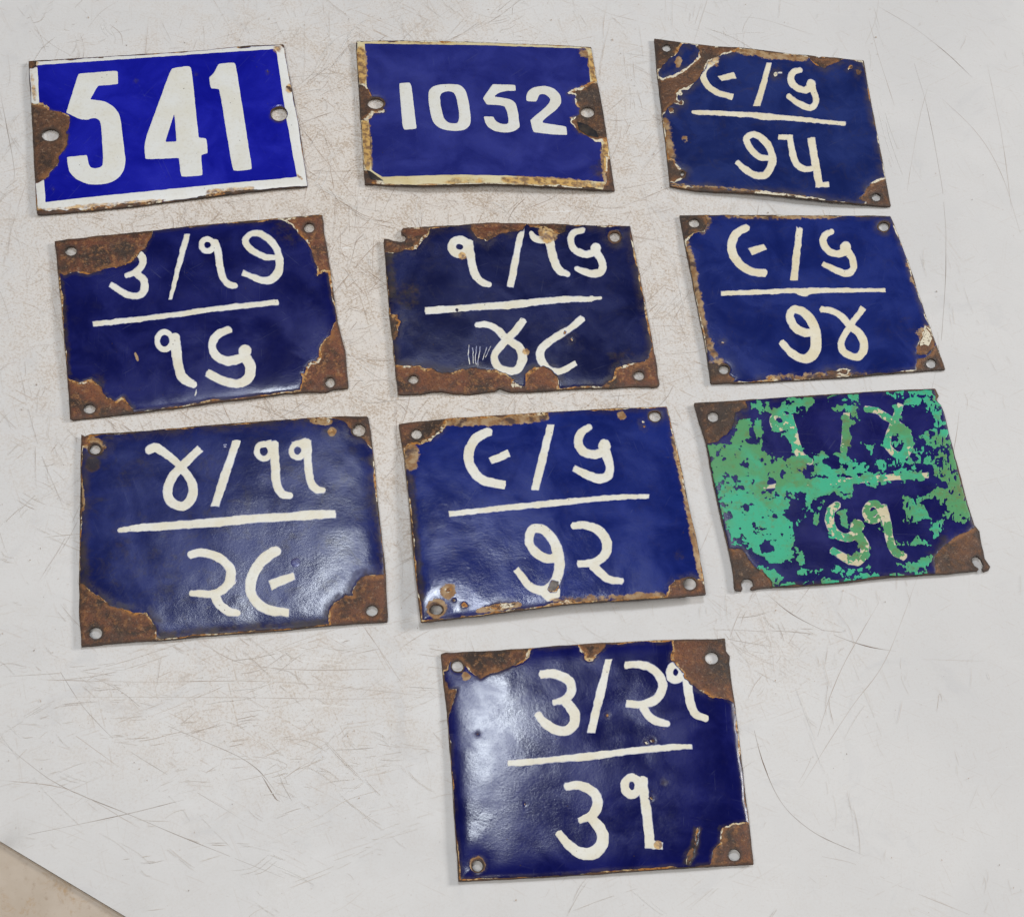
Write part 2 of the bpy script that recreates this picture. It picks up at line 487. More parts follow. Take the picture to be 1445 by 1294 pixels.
# ------------------------------------------------------------------ the table: a scratched white-painted sheet on a beige board
def table_white():
    t = NT('worn_white_paint')
    co = t.co
    wear = t.attr('wear')
    n1 = t.noise(9, 5, .6, .4); n2 = t.noise(60, 6, .7, .3); n3 = t.noise(420, 4, .7); n4 = t.noise(1500, 2, .6)
    c = t.mix(t.ramp(n1, .3, .7), (0.655, 0.64, 0.628), (0.705, 0.688, 0.672))
    warm = t.ramp(t.math('ADD', wear, t.math('MULTIPLY', t.math('SUBTRACT', n2, .5), .8)), .15, 1.0)
    c = t.mix(t.math('MULTIPLY', warm, .85), c, (0.73, 0.665, 0.60))
    # brown bloom in the worn middle
    gr = t.noise(1000, 3, .7, off=9)
    c = t.mix(t.math('MULTIPLY', t.ramp(gr, .55, .68), t.ramp(wear, 0, .9, .10, .62)), c, (0.42, 0.32, 0.24))
    b = t.math('MULTIPLY', t.ramp(t.math('ADD', t.math('MULTIPLY', n2, .35), t.math('MULTIPLY', t.noise(750, 4, .75, off=6), .65)), .505, .575), t.ramp(wear, .05, .9, .06, .72))
    c = t.mix(b, c, (0.45, 0.345, 0.25))
    c = t.mix(t.math('MULTIPLY', t.ramp(n3, .42, .20), .22), c, (0.80, 0.80, 0.80))

    # hairline scuffs in several directions
    for ang, sc, off, col, amt in ((12, 520, 0, (0.40, 0.29, 0.20), .5), (-38, 600, 3, (0.42, 0.31, 0.22), .5), (58, 560, 7, (0.42, 0.32, 0.23), .42),
                                   (85, 640, 11, (0.50, 0.44, 0.38), .35), (-12, 480, 17, (0.85, 0.84, 0.82), .4)):
        mp = t.n('ShaderNodeMapping'); mp.inputs['Rotation'].default_value = (0, 0, math.radians(ang)); mp.inputs['Location'].default_value = (off, off, 0)
        # bend the lines a little
        wv = t.n('ShaderNodeVectorMath', operation='SCALE'); t.link(t.noise(6, 1, .5, off=off + 1, col=True), wv.inputs[0]); wv.inputs['Scale'].default_value = 0.05
        ad = t.n('ShaderNodeVectorMath', operation='ADD'); t.link(co, ad.inputs[0]); t.link(wv.outputs[0], ad.inputs[1])
        t.link(ad.outputs[0], mp.inputs['Vector'])
        m2 = t.n('ShaderNodeMapping'); m2.inputs['Scale'].default_value = (14, sc * 1.6, 1); t.link(mp.outputs[0], m2.inputs['Vector'])
        hl = t.noise(1.0, 2, .5, vec=m2.outputs[0])
        brk = t.ramp(t.noise(90, 3, .7, off=off + 2), .46, .6)
        f = t.math('MULTIPLY', t.ramp(hl, .60, .70), brk)
        f = t.math('MULTIPLY', f, t.ramp(wear, .0, .9, amt * .3, amt * 1.5))
        c = t.mix(f, c, col)
    c = t.mix(t.math('MULTIPLY', t.ramp(t.noise(22, 5, .7, 1.0, off=27), .56, .72), .35), c, (0.56, 0.55, 0.55))
    # specks of grit
    v = t.n('ShaderNodeTexVoronoi'); v.inputs['Scale'].default_value = 330; t.link(co, v.inputs['Vector'])
    sp = t.math('MULTIPLY', t.ramp(v.outputs['Distance'], 0.07, 0.20, 1, 0), t.ramp(t.noise(130, 3, .7, off=5), .56, .64))
    c = t.mix(t.math('MULTIPLY', sp, t.ramp(wear, 0, 1, .15, .65)), c, (0.30, 0.19, 0.11))
    nb = t.bump(n3, 0.12, 0.0002)
    nb = t.bump(t.noise(14, 2, .5), 0.25, 0.002, nb)
    return t.out(c, t.ramp(n2, .3, .7, .42, .62), nb, 0.35)


def wear_at(px, py):
    """where decades of work have scuffed the paint (photo coordinates of the sheet)"""
    a = np.exp(-(((px - 520) / 560.0) ** 2 + ((py - 400) / 400.0) ** 2) ** 1.5)
    b = 0.50 * np.exp(-(((px - 380) / 360.0) ** 2 + ((py - 980) / 170.0) ** 2))
    c = 0.40 * np.exp(-(((px - 1090) / 120.0) ** 2 + ((py - 900) / 130.0) ** 2))
    return np.clip(np.maximum(np.maximum(a, b), c), 0, 1)


def build_table():
    edge = [(0, 1185), (180, 1294)]
    e0, e1 = table_point(np.array([0., 180.]), np.array([1186., 1294.]))
    d = (e1 - e0)[:2]; d /= np.linalg.norm(d); nrm = np.array([-d[1], d[0]])      # towards the sheet
    if nrm[1] < 0: nrm = -nrm
    xs = np.linspace(0, 1, 130); ys = np.linspace(0, 1, 110)
    lo = np.array([-0.75, -0.55]); hi = np.array([0.85, 1.35])
    X, Y = np.meshgrid(lo[0] + (hi[0] - lo[0]) * xs, lo[1] + (hi[1] - lo[1]) * ys)
    X = X.ravel(); Y = Y.ravel()
    T = 0.0012
    # signed distance to the cut edge; points outside are drawn onto it
    sd = (X - e0[0]) * nrm[0] + (Y - e0[1]) * nrm[1]
    P = np.stack([X, Y], -1); out = sd < 0
    P[out] -= sd[out][:, None] * nrm[None]
    sd2 = np.maximum(sd, 0)
    Z = -0.0008 * np.exp(-sd2 / 0.0006)
    nx, ny = 130, 110
    faces = []
    for j in range(ny - 1):
        for i in range(nx - 1):
            q = [j * nx + i, j * nx + i + 1, (j + 1) * nx + i + 1, (j + 1) * nx + i]
            if not all(out[k] for k in q): faces.append(q)
    V = np.stack([P[:, 0], P[:, 1], Z], -1)
    # wear attribute: back through the camera fit to photo coordinates
    w_ = (np.stack([V[:, 0], V[:, 1], V[:, 2] * 0], -1) - np.array([0, 0, H])) @ R3
    zc = np.where(w_[:, 2] < -0.05, w_[:, 2], -0.05)
    px = CX + FPX * w_[:, 0] / -zc; py = CY - FPX * w_[:, 1] / -zc
    a = wear_at(px, py)
    n = len(V)
    # skirt along the cut edge
    k0 = e0[:2] - d * 1.2; k1 = e0[:2] + d * 1.4
    m = 200; rng = np.linspace(0, 1, m)[:, None]
    ln = k0 * (1 - rng) + k1 * rng
    top_ = np.concatenate([ln, np.full((m, 1), -0.0008)], 1); bot_ = np.concatenate([ln, np.full((m, 1), -0.0020)], 1)
    V = np.concatenate([V, top_, bot_]); a = np.concatenate([a, np.zeros(2 * m)])
    for i in range(m - 1): faces.append([n + i, n + i + 1, n + m + i + 1, n + m + i])
    me = bpy.data.meshes.new('table_top'); me.from_pydata(V.tolist(), [], faces)
    me.polygons.foreach_set('use_smooth', np.ones(len(faces), bool))
    at = me.attributes.new('wear', 'FLOAT', 'POINT'); at.data.foreach_set('value', a.astype(np.float32))
    me.materials.append(table_white())
    ek = NT('raw_sheet_edge'); me.materials.append(ek.out(ek.mix(ek.ramp(ek.noise(200), .4, .6), (0.10, 0.075, 0.06), (0.22, 0.17, 0.13)), .7))
    mi = np.zeros(len(faces), np.int32); mi[-(m - 1):] = 1; me.polygons.foreach_set('material_index', mi)
    o = bpy.data.objects.new('table_top', me); C.objects.link(o)
    o['kind'] = 'structure'
    # beige board below
    t = NT('beige_board')
    n1 = t.noise(40, 5, .65); n2 = t.noise(330, 4, .6)
    c = t.mix(t.ramp(n1, .35, .68), (0.53, 0.445, 0.36), (0.47, 0.385, 0.30))
    c = t.mix(t.math('MULTIPLY', t.ramp(t.noise(75, 6, .75, .5, off=3), .53, .70), .75), c, (0.40, 0.25, 0.12))
    c = t.mix(t.math('MULTIPLY', t.ramp(n2, .55, .8), .5), c, (0.26, 0.16, 0.09))
    mt = t.out(c, .6, t.bump(n2, .2, .0002))
    me = bpy.data.meshes.new('floor')
    N = 40
    gx, gy = np.meshgrid(np.linspace(-1.2, 1.3, N), np.linspace(-1.0, 1.8, N))
    V = np.stack([gx.ravel(), gy.ravel(), np.full(N * N, -0.0024)], -1)
    me.from_pydata(V.tolist(), [], [[j * N + i, j * N + i + 1, (j + 1) * N + i + 1, (j + 1) * N + i] for j in range(N - 1) for i in range(N - 1)])
    me.materials.append(mt)
    f = bpy.data.objects.new('board', me); C.objects.link(f); f['kind'] = 'structure'
    return o


TABLE = build_table()

# scratches: long traced ones first (photo coordinates), then the random wear
SCR = [
    (1.3, .8, [(1075, 832), (1120, 868), (1180, 897), (1225, 912), (1265, 919)]),
    (1.2, .75, [(1050, 972), (1062, 1020), (1078, 1080), (1105, 1135), (1150, 1175), (1220, 1207)]),
    (1.0, .5, [(1160, 1208), (1210, 1220), (1270, 1250), (1368, 1290)]),
    (1.0, .5, [(1110, 1122), (1140, 1080), (1180, 960), (1240, 850)]),
    (.9, .4, [(1130, 1110), (1200, 1000), (1250, 930), (1300, 800)]),
    (1.0, .6, [(1240, 10), (1290, 40), (1335, 75), (1372, 110)]),
    (.9, .5, [(1225, 25), (1240, 80), (1262, 150)]),
    (1.1, .65, [(1290, 90), (1310, 160), (1330, 270), (1335, 360), (1328, 480), (1315, 550)]),
    (.9, .5, [(1330, 140), (1380, 190), (1415, 250), (1440, 330)]),
    (.9, .4, [(1280, 270), (1295, 180), (1310, 120)]),
    (1.0, .5, [(1393, 90), (1415, 200), (1428, 300)]),
    (1.0, .6, [(0, 130), (20, 240), (10, 260)]),
    (1.0, .6, [(85, 948), (120, 1000), (170, 1050), (240, 1095), (345, 1158)]),
    (1.0, .65, [(40, 1177), (100, 1165), (180, 1148), (260, 1128)]),
    (1.0, .6, [(0, 1045), (80, 1105), (180, 1148), (280, 1190), (400, 1238)]),
    (.9, .5, [(0, 1100), (100, 1115), (200, 1170)]),
    (1.1, .6, [(110, 945), (170, 975), (230, 1020), (350, 1075), (400, 1132)]),
    (1.1, .55, [(510, 880), (545, 930), (575, 975), (600, 998)]),
    (.9, .55, [(30, 958), (200, 962), (390, 962), (625, 984)]),
    (.9, .5, [(100, 983), (330, 984), (500, 986), (640, 982)]),
    (1.0, .5, [(280, 905), (340, 935), (430, 945), (560, 943)]),
    (1.0, .5, [(350, 935), (420, 905), (500, 880)]),
    (1.4, .6, [(470, 1058), (500, 1057), (527, 1055)]),
    (1.4, .6, [(370, 1095), (388, 1125), (395, 1130)]),
    (1.2, .6, [(395, 1100), (412, 1130)]),
    (1.0, .45, [(250, 1120), (400, 1085), (370, 1065)]),
    (1.1, .7, [(492, 553), (520, 568), (560, 565), (630, 560)]),
    (1.0, .65, [(497, 545), (530, 562), (555, 568)]),
    (.9, .5, [(490, 360), (492, 380), (505, 330)]),
    (.9, .45, [(500, 330), (505, 275), (510, 250)]),
    (1.0, .45, [(530, 320), (560, 260), (580, 220)]),
    (1.0, .5, [(410, 82), (445, 94), (495, 108)]),
    (1.0, .5, [(335, 60), (352, 28), (370, 0)]),
    (1.0, .5, [(155, 35), (170, 48), (173, 64)]),
    (1.0, .45, [(248, 55), (258, 25)]),
    (.8, .4, [(110, 60), (140, 20), (170, 0)]),
    (.8, .4, [(250, 300), (270, 290), (400, 280)]),
    (1.0, .5, [(1330, 990), (1326, 978), (1322, 1004)]),
    (.9, .5, [(1345, 640), (1350, 610), (1356, 560)]),
    (.8, .35, [(1300, 930), (1400, 932), (1445, 922)]),
    (.8, .35, [(1140, 1235), (1152, 1246)]),
    (.9, .4, [(660, 15), (700, 25), (760, 8)]),
    (.9, .45, [(590, 45), (640, 10), (660, 0)]),
    (.9, .4, [(900, 30), (860, 20), (830, 5)]),
    (.8, .45, [(885, 300), (910, 420), (930, 520)]),
    (.8, .45, [(905, 250), (925, 330), (960, 390)]),
    (.9, .4, [(1000, 35), (1060, 25), (1150, 50)]),
]


def build_scratches():
    rnd = random.Random(11)
    V = []; F = []; COL = []
    zc = [0.00004]
    table_col = (0.66, 0.63, 0.59)

    def ribbon(pts, wpx, strength, dash, brown, thr=-0.25):
        # resample
        P = [np.array(p, float) for p in pts]
        Q, _ = catmull(P, [1] * len(P), 8)
        Q = np.array(Q)
        zc[0] += 6e-8
        seglen = np.hypot(*(Q[1:] - Q[:-1]).T); tot = seglen.sum(); cum = np.concatenate([[0], np.cumsum(seglen)])
        n = max(2, int(tot / 3.5))
        tt = np.linspace(0, tot, n + 1)
        x = np.interp(tt, cum, Q[:, 0]); y = np.interp(tt, cum, Q[:, 1])
        x = x + fbm(tt, tt * 0 + rnd.random() * 99, 30, rnd.randrange(999), 2) * .3
        W = table_point(x, y, zc[0])
        g = np.gradient(W[:, :2], axis=0); L = np.hypot(g[:, 0], g[:, 1])[:, None] + 1e-12
        nn = np.stack([-g[:, 1], g[:, 0]], -1) / L
        on = fbm(tt, tt * 0, dash, rnd.randrange(9999), 3)
        ww = np.clip(wpx * 0.00034 * (0.55 + 0.45 * on + .15), 0.00006, 1)
        ww *= np.clip(np.minimum(tt, tot - tt) / (tot * .15 + 1), .25, 1)
        keep = on > thr
        base = len(V)
        for i in range(n + 1):
            s_ = strength * (0.55 + 0.6 * max(0, on[i]))
            s_ = min(1, max(0.05, s_))
            col = [a * (1 - s_) + b * s_ for a, b in zip(table_col, brown)]
            for sg in (1, -1):
                V.append((W[i, 0] + nn[i, 0] * ww[i] * .5 * sg, W[i, 1] + nn[i, 1] * ww[i] * .5 * sg, zc[0])); COL.append((*col, 1))
        for i in range(n):
            if keep[i] and keep[i + 1]:
                F.append((base + 2 * i, base + 2 * i + 1, base + 2 * i + 3, base + 2 * i + 2))
    B1 = (0.25, 0.145, 0.08); B2 = (0.15, 0.09, 0.055); B3 = (0.38, 0.255, 0.165); G = (0.86, 0.86, 0.86)
    for wpx, st, pts in SCR: ribbon(pts, wpx * .95, min(1, st * 1.1), 60, B2 if st > .55 else B1, -0.6)
    k = 0
    while k < 2900:
        x = rnd.uniform(-30, 1475); y = rnd.uniform(-30, 1320)
        we = float(wear_at(np.array(x), np.array(y)))
        if rnd.random() > 0.05 + we * .95: continue
        if y > 1185 + x * 0.6 - 25: continue
        k += 1
        a = rnd.choice([rnd.gauss(-8, 12), rnd.gauss(38, 12), rnd.gauss(-48, 12), rnd.gauss(80, 14), rnd.uniform(0, 180)])
        if x > 1150: a = rnd.choice([rnd.gauss(-68, 8), rnd.gauss(72, 8), rnd.gauss(80, 6)])
        elif y > 860 and x < 620: a = rnd.choice([rnd.gauss(1, 6), rnd.gauss(40, 8), rnd.gauss(-22, 8)])
        a = math.radians(a); L = rnd.expovariate(1 / 48.0) + 8; L = min(L, 300)
        dx, dy = math.cos(a), math.sin(a)
        cv = rnd.gauss(0, .05) * L
        stg = rnd.uniform(.3, 1.0) * (0.35 + .65 * we); tone = B3 if rnd.random() < .6 else B1; pale = rnd.random() < .10
        for m_ in range(rnd.choice([1, 1, 2, 3])):
            o_ = rnd.gauss(0, 5) * (m_ > 0); s_o = rnd.gauss(0, .25) * L * (m_ > 0); l2 = L * rnd.uniform(.6, 1) / 2
            cx_, cy_ = x - dy * o_ + dx * s_o, y + dx * o_ + dy * s_o
            p0 = (cx_ - dx * l2, cy_ - dy * l2); p2 = (cx_ + dx * l2, cy_ + dy * l2)
            if p0[1] > 1178 + p0[0] * .6 or p2[1] > 1178 + p2[0] * .6: continue
            p1 = (cx_ - dy * cv, cy_ + dx * cv)
            if pale: ribbon([p0, p1, p2], rnd.uniform(.5, 1.1), rnd.uniform(.2, .5), 30, G)
            else: ribbon([p0, p1, p2], rnd.uniform(.35, .75), stg, 18, tone)
    # grit specks and chips in the paint
    k = 0
    while k < 3600:
        x = rnd.uniform(0, 1445); y = rnd.uniform(0, 1294)
        we = float(wear_at(np.array(x), np.array(y)))
        if rnd.random() > 0.10 + we: continue
        if y > 1180 + x * .6: continue
        k += 1
        zc[0] += 2e-8
        r = min(rnd.expovariate(1 / .55) + .35, 2.6) * .5
        n = 7; ph = rnd.random() * 6; el = rnd.uniform(.4, 1); ro = rnd.random() * 3
        st = rnd.uniform(.25, .85); col = [a_ * (1 - st) + b_ * st for a_, b_ in zip(table_col, B2 if rnd.random() < .3 else B3)]
        base = len(V)
        xx = []; yy = []
        for i in range(n):
            q = ph + i * 2 * math.pi / n; rr = r * rnd.uniform(.6, 1.3)
            ux, uy = math.cos(q) * rr, math.sin(q) * rr * el
            xx.append(x + ux * math.cos(ro) - uy * math.sin(ro)); yy.append(y + ux * math.sin(ro) + uy * math.cos(ro))
        W = table_point(np.array(xx), np.array(yy), zc[0])
        for q in W: V.append(tuple(q)); COL.append((*col, 1))
        F.append(tuple(range(base + n - 1, base - 1, -1)))
    me = bpy.data.meshes.new('scratches'); me.from_pydata(V, [], F)
    ca = me.color_attributes.new('tint', 'FLOAT_COLOR', 'POINT')
    ca.data.foreach_set('color', np.array(COL, np.float32).ravel())
    # all faces upwards
    me.update()
    t = NT('scratch_dirt')
    at = t.n('ShaderNodeAttribute'); at.attribute_name = 'tint'
    me.materials.append(t.out(at.outputs['Color'], .7))
    o = bpy.data.objects.new('scratches', me); C.objects.link(o); o.parent = TABLE; o['kind'] = 'stuff'
    o['label'] = 'brown scratches and specks of grit in the white paint'


build_scratches()
# ------------------------------------------------------------------ plates
def s_(r, *pts): return ('s', r, list(pts))
def p_(*pts): return ('p', list(pts))
def h_(*pts): return ('h', list(pts))


def build_plate(D, seed):
    pl = Plate(D['trace'], D['label'], D['outline'], D['holes'], dict(D.get('shape', {}), quad=D['quad']), seed)
    O = D['outline']
    xs = np.arange(min(p[0] for p in O) - 14, max(p[0] for p in O) + 18, 5.5)
    ys = np.arange(min(p[1] for p in O) - 14, max(p[1] for p in O) + 18, 5.5)
    rough_edge = D.get('ragged', 2.2)

    def f_out(x, y):
        return poly_f(x, y, O) + rough_edge * fbm(x, y, 60, seed + 1, 3) * .8 - 1.0

    def f_hole(x, y, grow=0.0):
        f = np.full(x.shape, 1e9)
        for i, (cx, cy, rx, ry) in enumerate(D['holes']):
            r = np.hypot((x - cx) / (rx + 3), (y - cy + 2) / (ry + 4)) - 1
            f = np.minimum(f, r * (min(rx, ry) + 3) - grow + 0.8 * vnoise(x / 22, y / 22, seed + i))
        return f

    def f_steel(x, y): return np.minimum(f_out(x, y), f_hole(x, y))

    chips = D.get('loss', []); rim = D.get('rim_loss', 7.0); blue_back = D.get('keep', [])

    chips = [('c', q[1], q[2]) if q[0] == 's' else q for q in chips]

    def f_loss(x, y):
        wx = x + 9 * fbm(x, y, 46, seed + 11, 4); wy = y + 9 * fbm(x, y, 46, seed + 12, 4)
        f = union(wx, wy, chips) if chips else np.full(x.shape, -1e9)
        if blue_back: f = np.minimum(f, -union(wx, wy, blue_back))
        f = f + 2.0 * vnoise(x / 9, y / 9, seed + 3)
        return f

    def f_coat(x, y):
        e = poly_f(x, y, O)
        n = fbm(x, y, 70, seed + 21, 4)
        f = e - rim * (0.55 + 0.9 * np.clip(n, -0.4, 1.5)) - 1.5
        f = np.minimum(f, -f_loss(x, y))
        f = np.minimum(f, f_hole(x, y, D.get('ring', 6)) + 3 * fbm(x, y, 30, seed + 2, 2))
        pts = D.get('pits', [])
        if pts:
            wx = x + 5 * fbm(x, y, 14, seed + 81, 3); wy = y + 5 * fbm(x, y, 14, seed + 82, 3)
            for (cx, cy, r) in pts: f = np.minimum(f, np.hypot(wx - cx, wy - cy) - r)
        return f

    stains = [q for q in D.get('stains', []) if len(q) == 3]
    dirt = [q for q in D.get('stains', []) if len(q) == 4]

    def a_grime(x, y):
        a = np.zeros(x.shape)
        for pr, soft, amt, _ in dirt:
            a = np.maximum(a, amt * np.clip(1 + prim_f(x, y, pr) / soft, 0, 1))
        return a

    def a_stain(x, y):
        a = np.zeros(x.shape)
        for st in stains:
            pr, soft, amt = st
            f = prim_f(x, y, ('c',) + tuple(pr[1:]) if pr[0] == 's' else pr)
            a = np.maximum(a, amt * np.clip(1 + f / soft, 0, 1))
        return a
    K = 1 / 1e3
    X, Y = np.meshgrid(xs, ys)
    pl.mesh('steel_sheet', D['rust'], xs, ys, f_steel(X, Y), pl.top, 0.00125,
            {'edge': lambda x, y: f_steel(x, y), 'chip': lambda x, y: -f_coat(x, y)}, back=True)
    FC = f_coat(X, Y)
    W = D.get('ground', 9.0) * 0.75
    white = D.get('border')
    zt = D.get('coat_h', 0.26)

    def top_at(h, soft, fe):
        def z(x, y):
            return pl.top(x, y) + (h * np.clip(fe(x, y) / soft + 0.35, 0.0, 1.0)) * K
        return z
    if W > 0:
        def f_ground(x, y):
            fc = f_coat(x, y)
            wv = W * np.clip(0.35 + 1.5 * fbm(x, y, 85, seed + 41, 4) + D.get('gbias', 0.1), 0, 1.8)
            return np.minimum(np.minimum(fc + wv - 0.6, 13 - fc), np.minimum(f_steel(x, y) - 1.0, f_hole(x, y, D.get('ring', 6) + 6)))
        gx = np.arange(xs[0], xs[-1], 4.5); gy = np.arange(ys[0], ys[-1], 4.5)
        GX, GY = np.meshgrid(gx, gy)
        pl.mesh('ground_coat', D['groundm'], gx, gy, f_ground(GX, GY), top_at(0.14, 5, f_ground), 0.0001)
    pl.mesh('blue_enamel', D['blue'], xs, ys, FC, top_at(zt, 7, f_coat), 0.0002,
            {'edge': f_coat, 'stain': a_stain, 'grime': a_grime})
    hb = zt + 0.03

    def inked(name, prims, mat, step=3.2, h=0.07, rag=1.3, label=None, clip=True, strong=None):
        allp = []
        for p in prims:
            if p[0] in ('s',): allp += [(q[0] + d * 30, q[1] + d * 30) for q in p[2] for d in (-1, 1)]
            elif p[0] in ('p', 'h'): allp += [(q[0] + d * 12, q[1] + d * 12) for q in p[1] for d in (-1, 1)]
            elif p[0] == 'o': allp += [(p[1] - p[3] - 30, p[2] - p[4] - 30), (p[1] + p[3] + 30, p[2] + p[4] + 30)]
            elif p[0] == 'd': allp += [(p[1] - p[3] - 12, p[2] - p[3] - 12), (p[1] + p[3] + 12, p[2] + p[3] + 12)]
            elif p[0] == 'e': allp += [(p[1] - p[3] - 12, p[2] - p[4] - 12), (p[1] + p[3] + 12, p[2] + p[4] + 12)]
        x0 = min(q[0] for q in allp); x1 = max(q[0] for q in allp); y0 = min(q[1] for q in allp); y1 = max(q[1] for q in allp)
        gx = np.arange(x0, x1, step); gy = np.arange(y0, y1, step)
        GX, GY = np.meshgrid(gx, gy)

        def f(x, y):
            wx = x + rag * fbm(x, y, 22, seed + 51, 3); wy = y + rag * fbm(x, y, 22, seed + 52, 3)
            v = union(wx, wy, prims)
            if clip: v = np.minimum(v, f_coat(x, y) - 3.5)
            if strong is not None: v = strong(x, y, v)
            return v
        return pl.mesh(name, mat, gx, gy, f(GX, GY), lambda x, y: pl.top(x, y) + (hb + h * np.clip(f(x, y) / 5, 0, 1)) * K, 0.00005,
                       {'edge': f, 'stain': a_stain}, label=label)
    if white:
        def strong(x, y, v):
            return np.minimum(np.minimum(f_coat(x, y) - 1.0, -poly_f(x + 1.2 * fbm(x, y, 30, seed, 2), y + 1.2 * fbm(x, y, 30, seed + 4, 2), white)), 1e3)
        inked('white_border', [('p', O)], D['borderm'], 4.5, 0.03, 1.0, strong=strong)
    def soften(P):
        for rnd_ in (0, 1):
            Q = []
            n = len(P)
            for i in range(n):
                o, a, c = P[i - 1], P[i], P[(i + 1) % n]
                v1 = (a[0] - o[0], a[1] - o[1]); v2 = (c[0] - a[0], c[1] - a[1])
                l1 = math.hypot(*v1) + 1e-9; l2 = math.hypot(*v2) + 1e-9
                turn = math.degrees(math.acos(max(-1, min(1, (v1[0] * v2[0] + v1[1] * v2[1]) / l1 / l2))))
                lim = (3.5, 1.2)[rnd_] if turn > 52 else (26, 9)[rnd_]
                t1 = min(.3, lim / l1); t2 = min(.3, lim / l2)
                Q.append((a[0] - v1[0] * t1, a[1] - v1[1] * t1)); Q.append((a[0] + v2[0] * t2, a[1] + v2[1] * t2))
            P = Q
        return P
    for nm, prims in D['marks']:
        if D.get('rag', 1.6) < 1.2: prims = [(q[0], soften(q[1])) if q[0] in 'ph' else q for q in prims]
        inked(nm, prims, D['cream'], rag=D.get('rag', 2.3), h=0.06)
    for prims, mat, nm in D.get('dabs', []):
        inked(nm, prims, mat, 2.4, 0.05, 1.6, clip=nm == 'blue_dot', strong=lambda x, y, v: np.minimum(v, f_steel(x, y) - 2))
    if D.get('paint'):
        def strong(x, y, v):
            a = union(x + 16 * fbm(x, y, 60, seed + 61, 3), y + 16 * fbm(x, y, 60, seed + 62, 3), D['paint'])
            v = np.minimum(a, 15) + 19 * fbm(x, y, 48, seed + 63, 5, .68) + 11 * fbm(x, y, 17, seed + 64, 3, .7) + 3
            holes = fbm(x, y, 26, seed + 65, 4)
            v = np.minimum(v, 26 * (0.50 - holes))
            big = fbm(x, y, 95, seed + 68, 4)
            v = np.minimum(v, 60 * (0.46 - big))
            vert = fbm(x, y * .38, 15, seed + 66, 3)
            v = np.where(x > 880, np.minimum(v, 22 * (0.46 - vert)), v)
            for nm_, pr_ in D['marks']:                      # the overpaint clings to the raised numerals
                v = np.maximum(v, np.minimum(union(x, y, pr_) - 2 + 5 * fbm(x, y, 12, seed + 70, 2), 26 * (0.10 + fbm(x, y, 30, seed + 71, 4))))
            return np.minimum(v, f_coat(x, y) - 1.0)
        o = inked('paint_flakes', [('p', O)], D['paintm'], 3.0, 0.10, strong=lambda x, y, v: strong(x, y, v), clip=False)
        o['label'] = 'flaking green overpaint'
        # lies over the numerals
        o.location.z += 0.00009
    return pl


RUST_D = rust_mat('dark_rust', 0.0, 1.0)
RUST_M = rust_mat('brown_rust', 0.55, 4.0)
RUST_O = rust_mat('orange_rust', 1.0, 8.0)
CREAM = cream_mat('cream_numeral_enamel', (0.80, 0.785, 0.72), .25, 2.0)
CREAMY = cream_mat('yellowed_numeral_enamel', (0.80, 0.745, 0.60), .5, 5.0)
WHITE = cream_mat('white_numeral_enamel', (0.74, 0.74, 0.71), .35, 9.0, fringe=False, age=.6)
BORD1 = cream_mat('white_border_enamel', (0.76, 0.76, 0.74), .25, 12.0, fringe=False, age=.4)
BORD2 = cream_mat('yellowed_border_enamel', (0.72, 0.64, 0.42), .6, 15.0, fringe=False, age=1.5)
GRND = ground_mat('chipped_ground_coat', 3.0)
GRNDC = ground_mat('cream_ground_coat', 6.0, 1.0)


def green_mat():
    t = NT('flaking_green_paint')
    n1 = t.noise(26, 4, .6, .4); n2 = t.noise(150, 5, .7); n3 = t.noise(700, 3, .6)
    c = t.mix(t.ramp(n1, .42, .58), (0.045, 0.43, 0.24), (0.085, 0.31, 0.12))
    c = t.mix(t.math('MULTIPLY', t.ramp(n2, .5, .68), .6), c, (0.13, 0.21, 0.06))
    c = t.mix(t.math('MULTIPLY', t.ramp(t.noise(60, 5, .7, off=4), .56, .68), .6), c, (0.16, 0.15, 0.05))
    c = t.mix(t.math('MULTIPLY', t.ramp(n3, .55, .75), .4), c, (0.04, 0.2, 0.13))
    return t.out(c, .45, t.bump(n2, .35, .0002), .4)


GREEN = green_mat()
WORN = cream_mat('worn_numeral_enamel', (0.66, 0.60, 0.42), .8, 25.0)
DAB = enamel_mat('bright_blue_dab', (0.006, 0.012, 0.22), 0, 0, 55)
blk = NT('black_undercoat_enamel'); BLACK = blk.out(blk.mix(blk.ramp(blk.noise(90, 4, .6), .4, .62), (0.018, 0.018, 0.022), (0.06, 0.045, 0.035)), .3, blk.bump(blk.noise(300), .4, .0002))
bare = NT('bare_metal_chip'); BARE = bare.out(bare.mix(bare.ramp(bare.noise(500, 3, .6), .4, .6), (0.10, 0.085, 0.075), (0.18, 0.15, 0.13)), .5, bare.bump(bare.noise(600), .4, .0002))

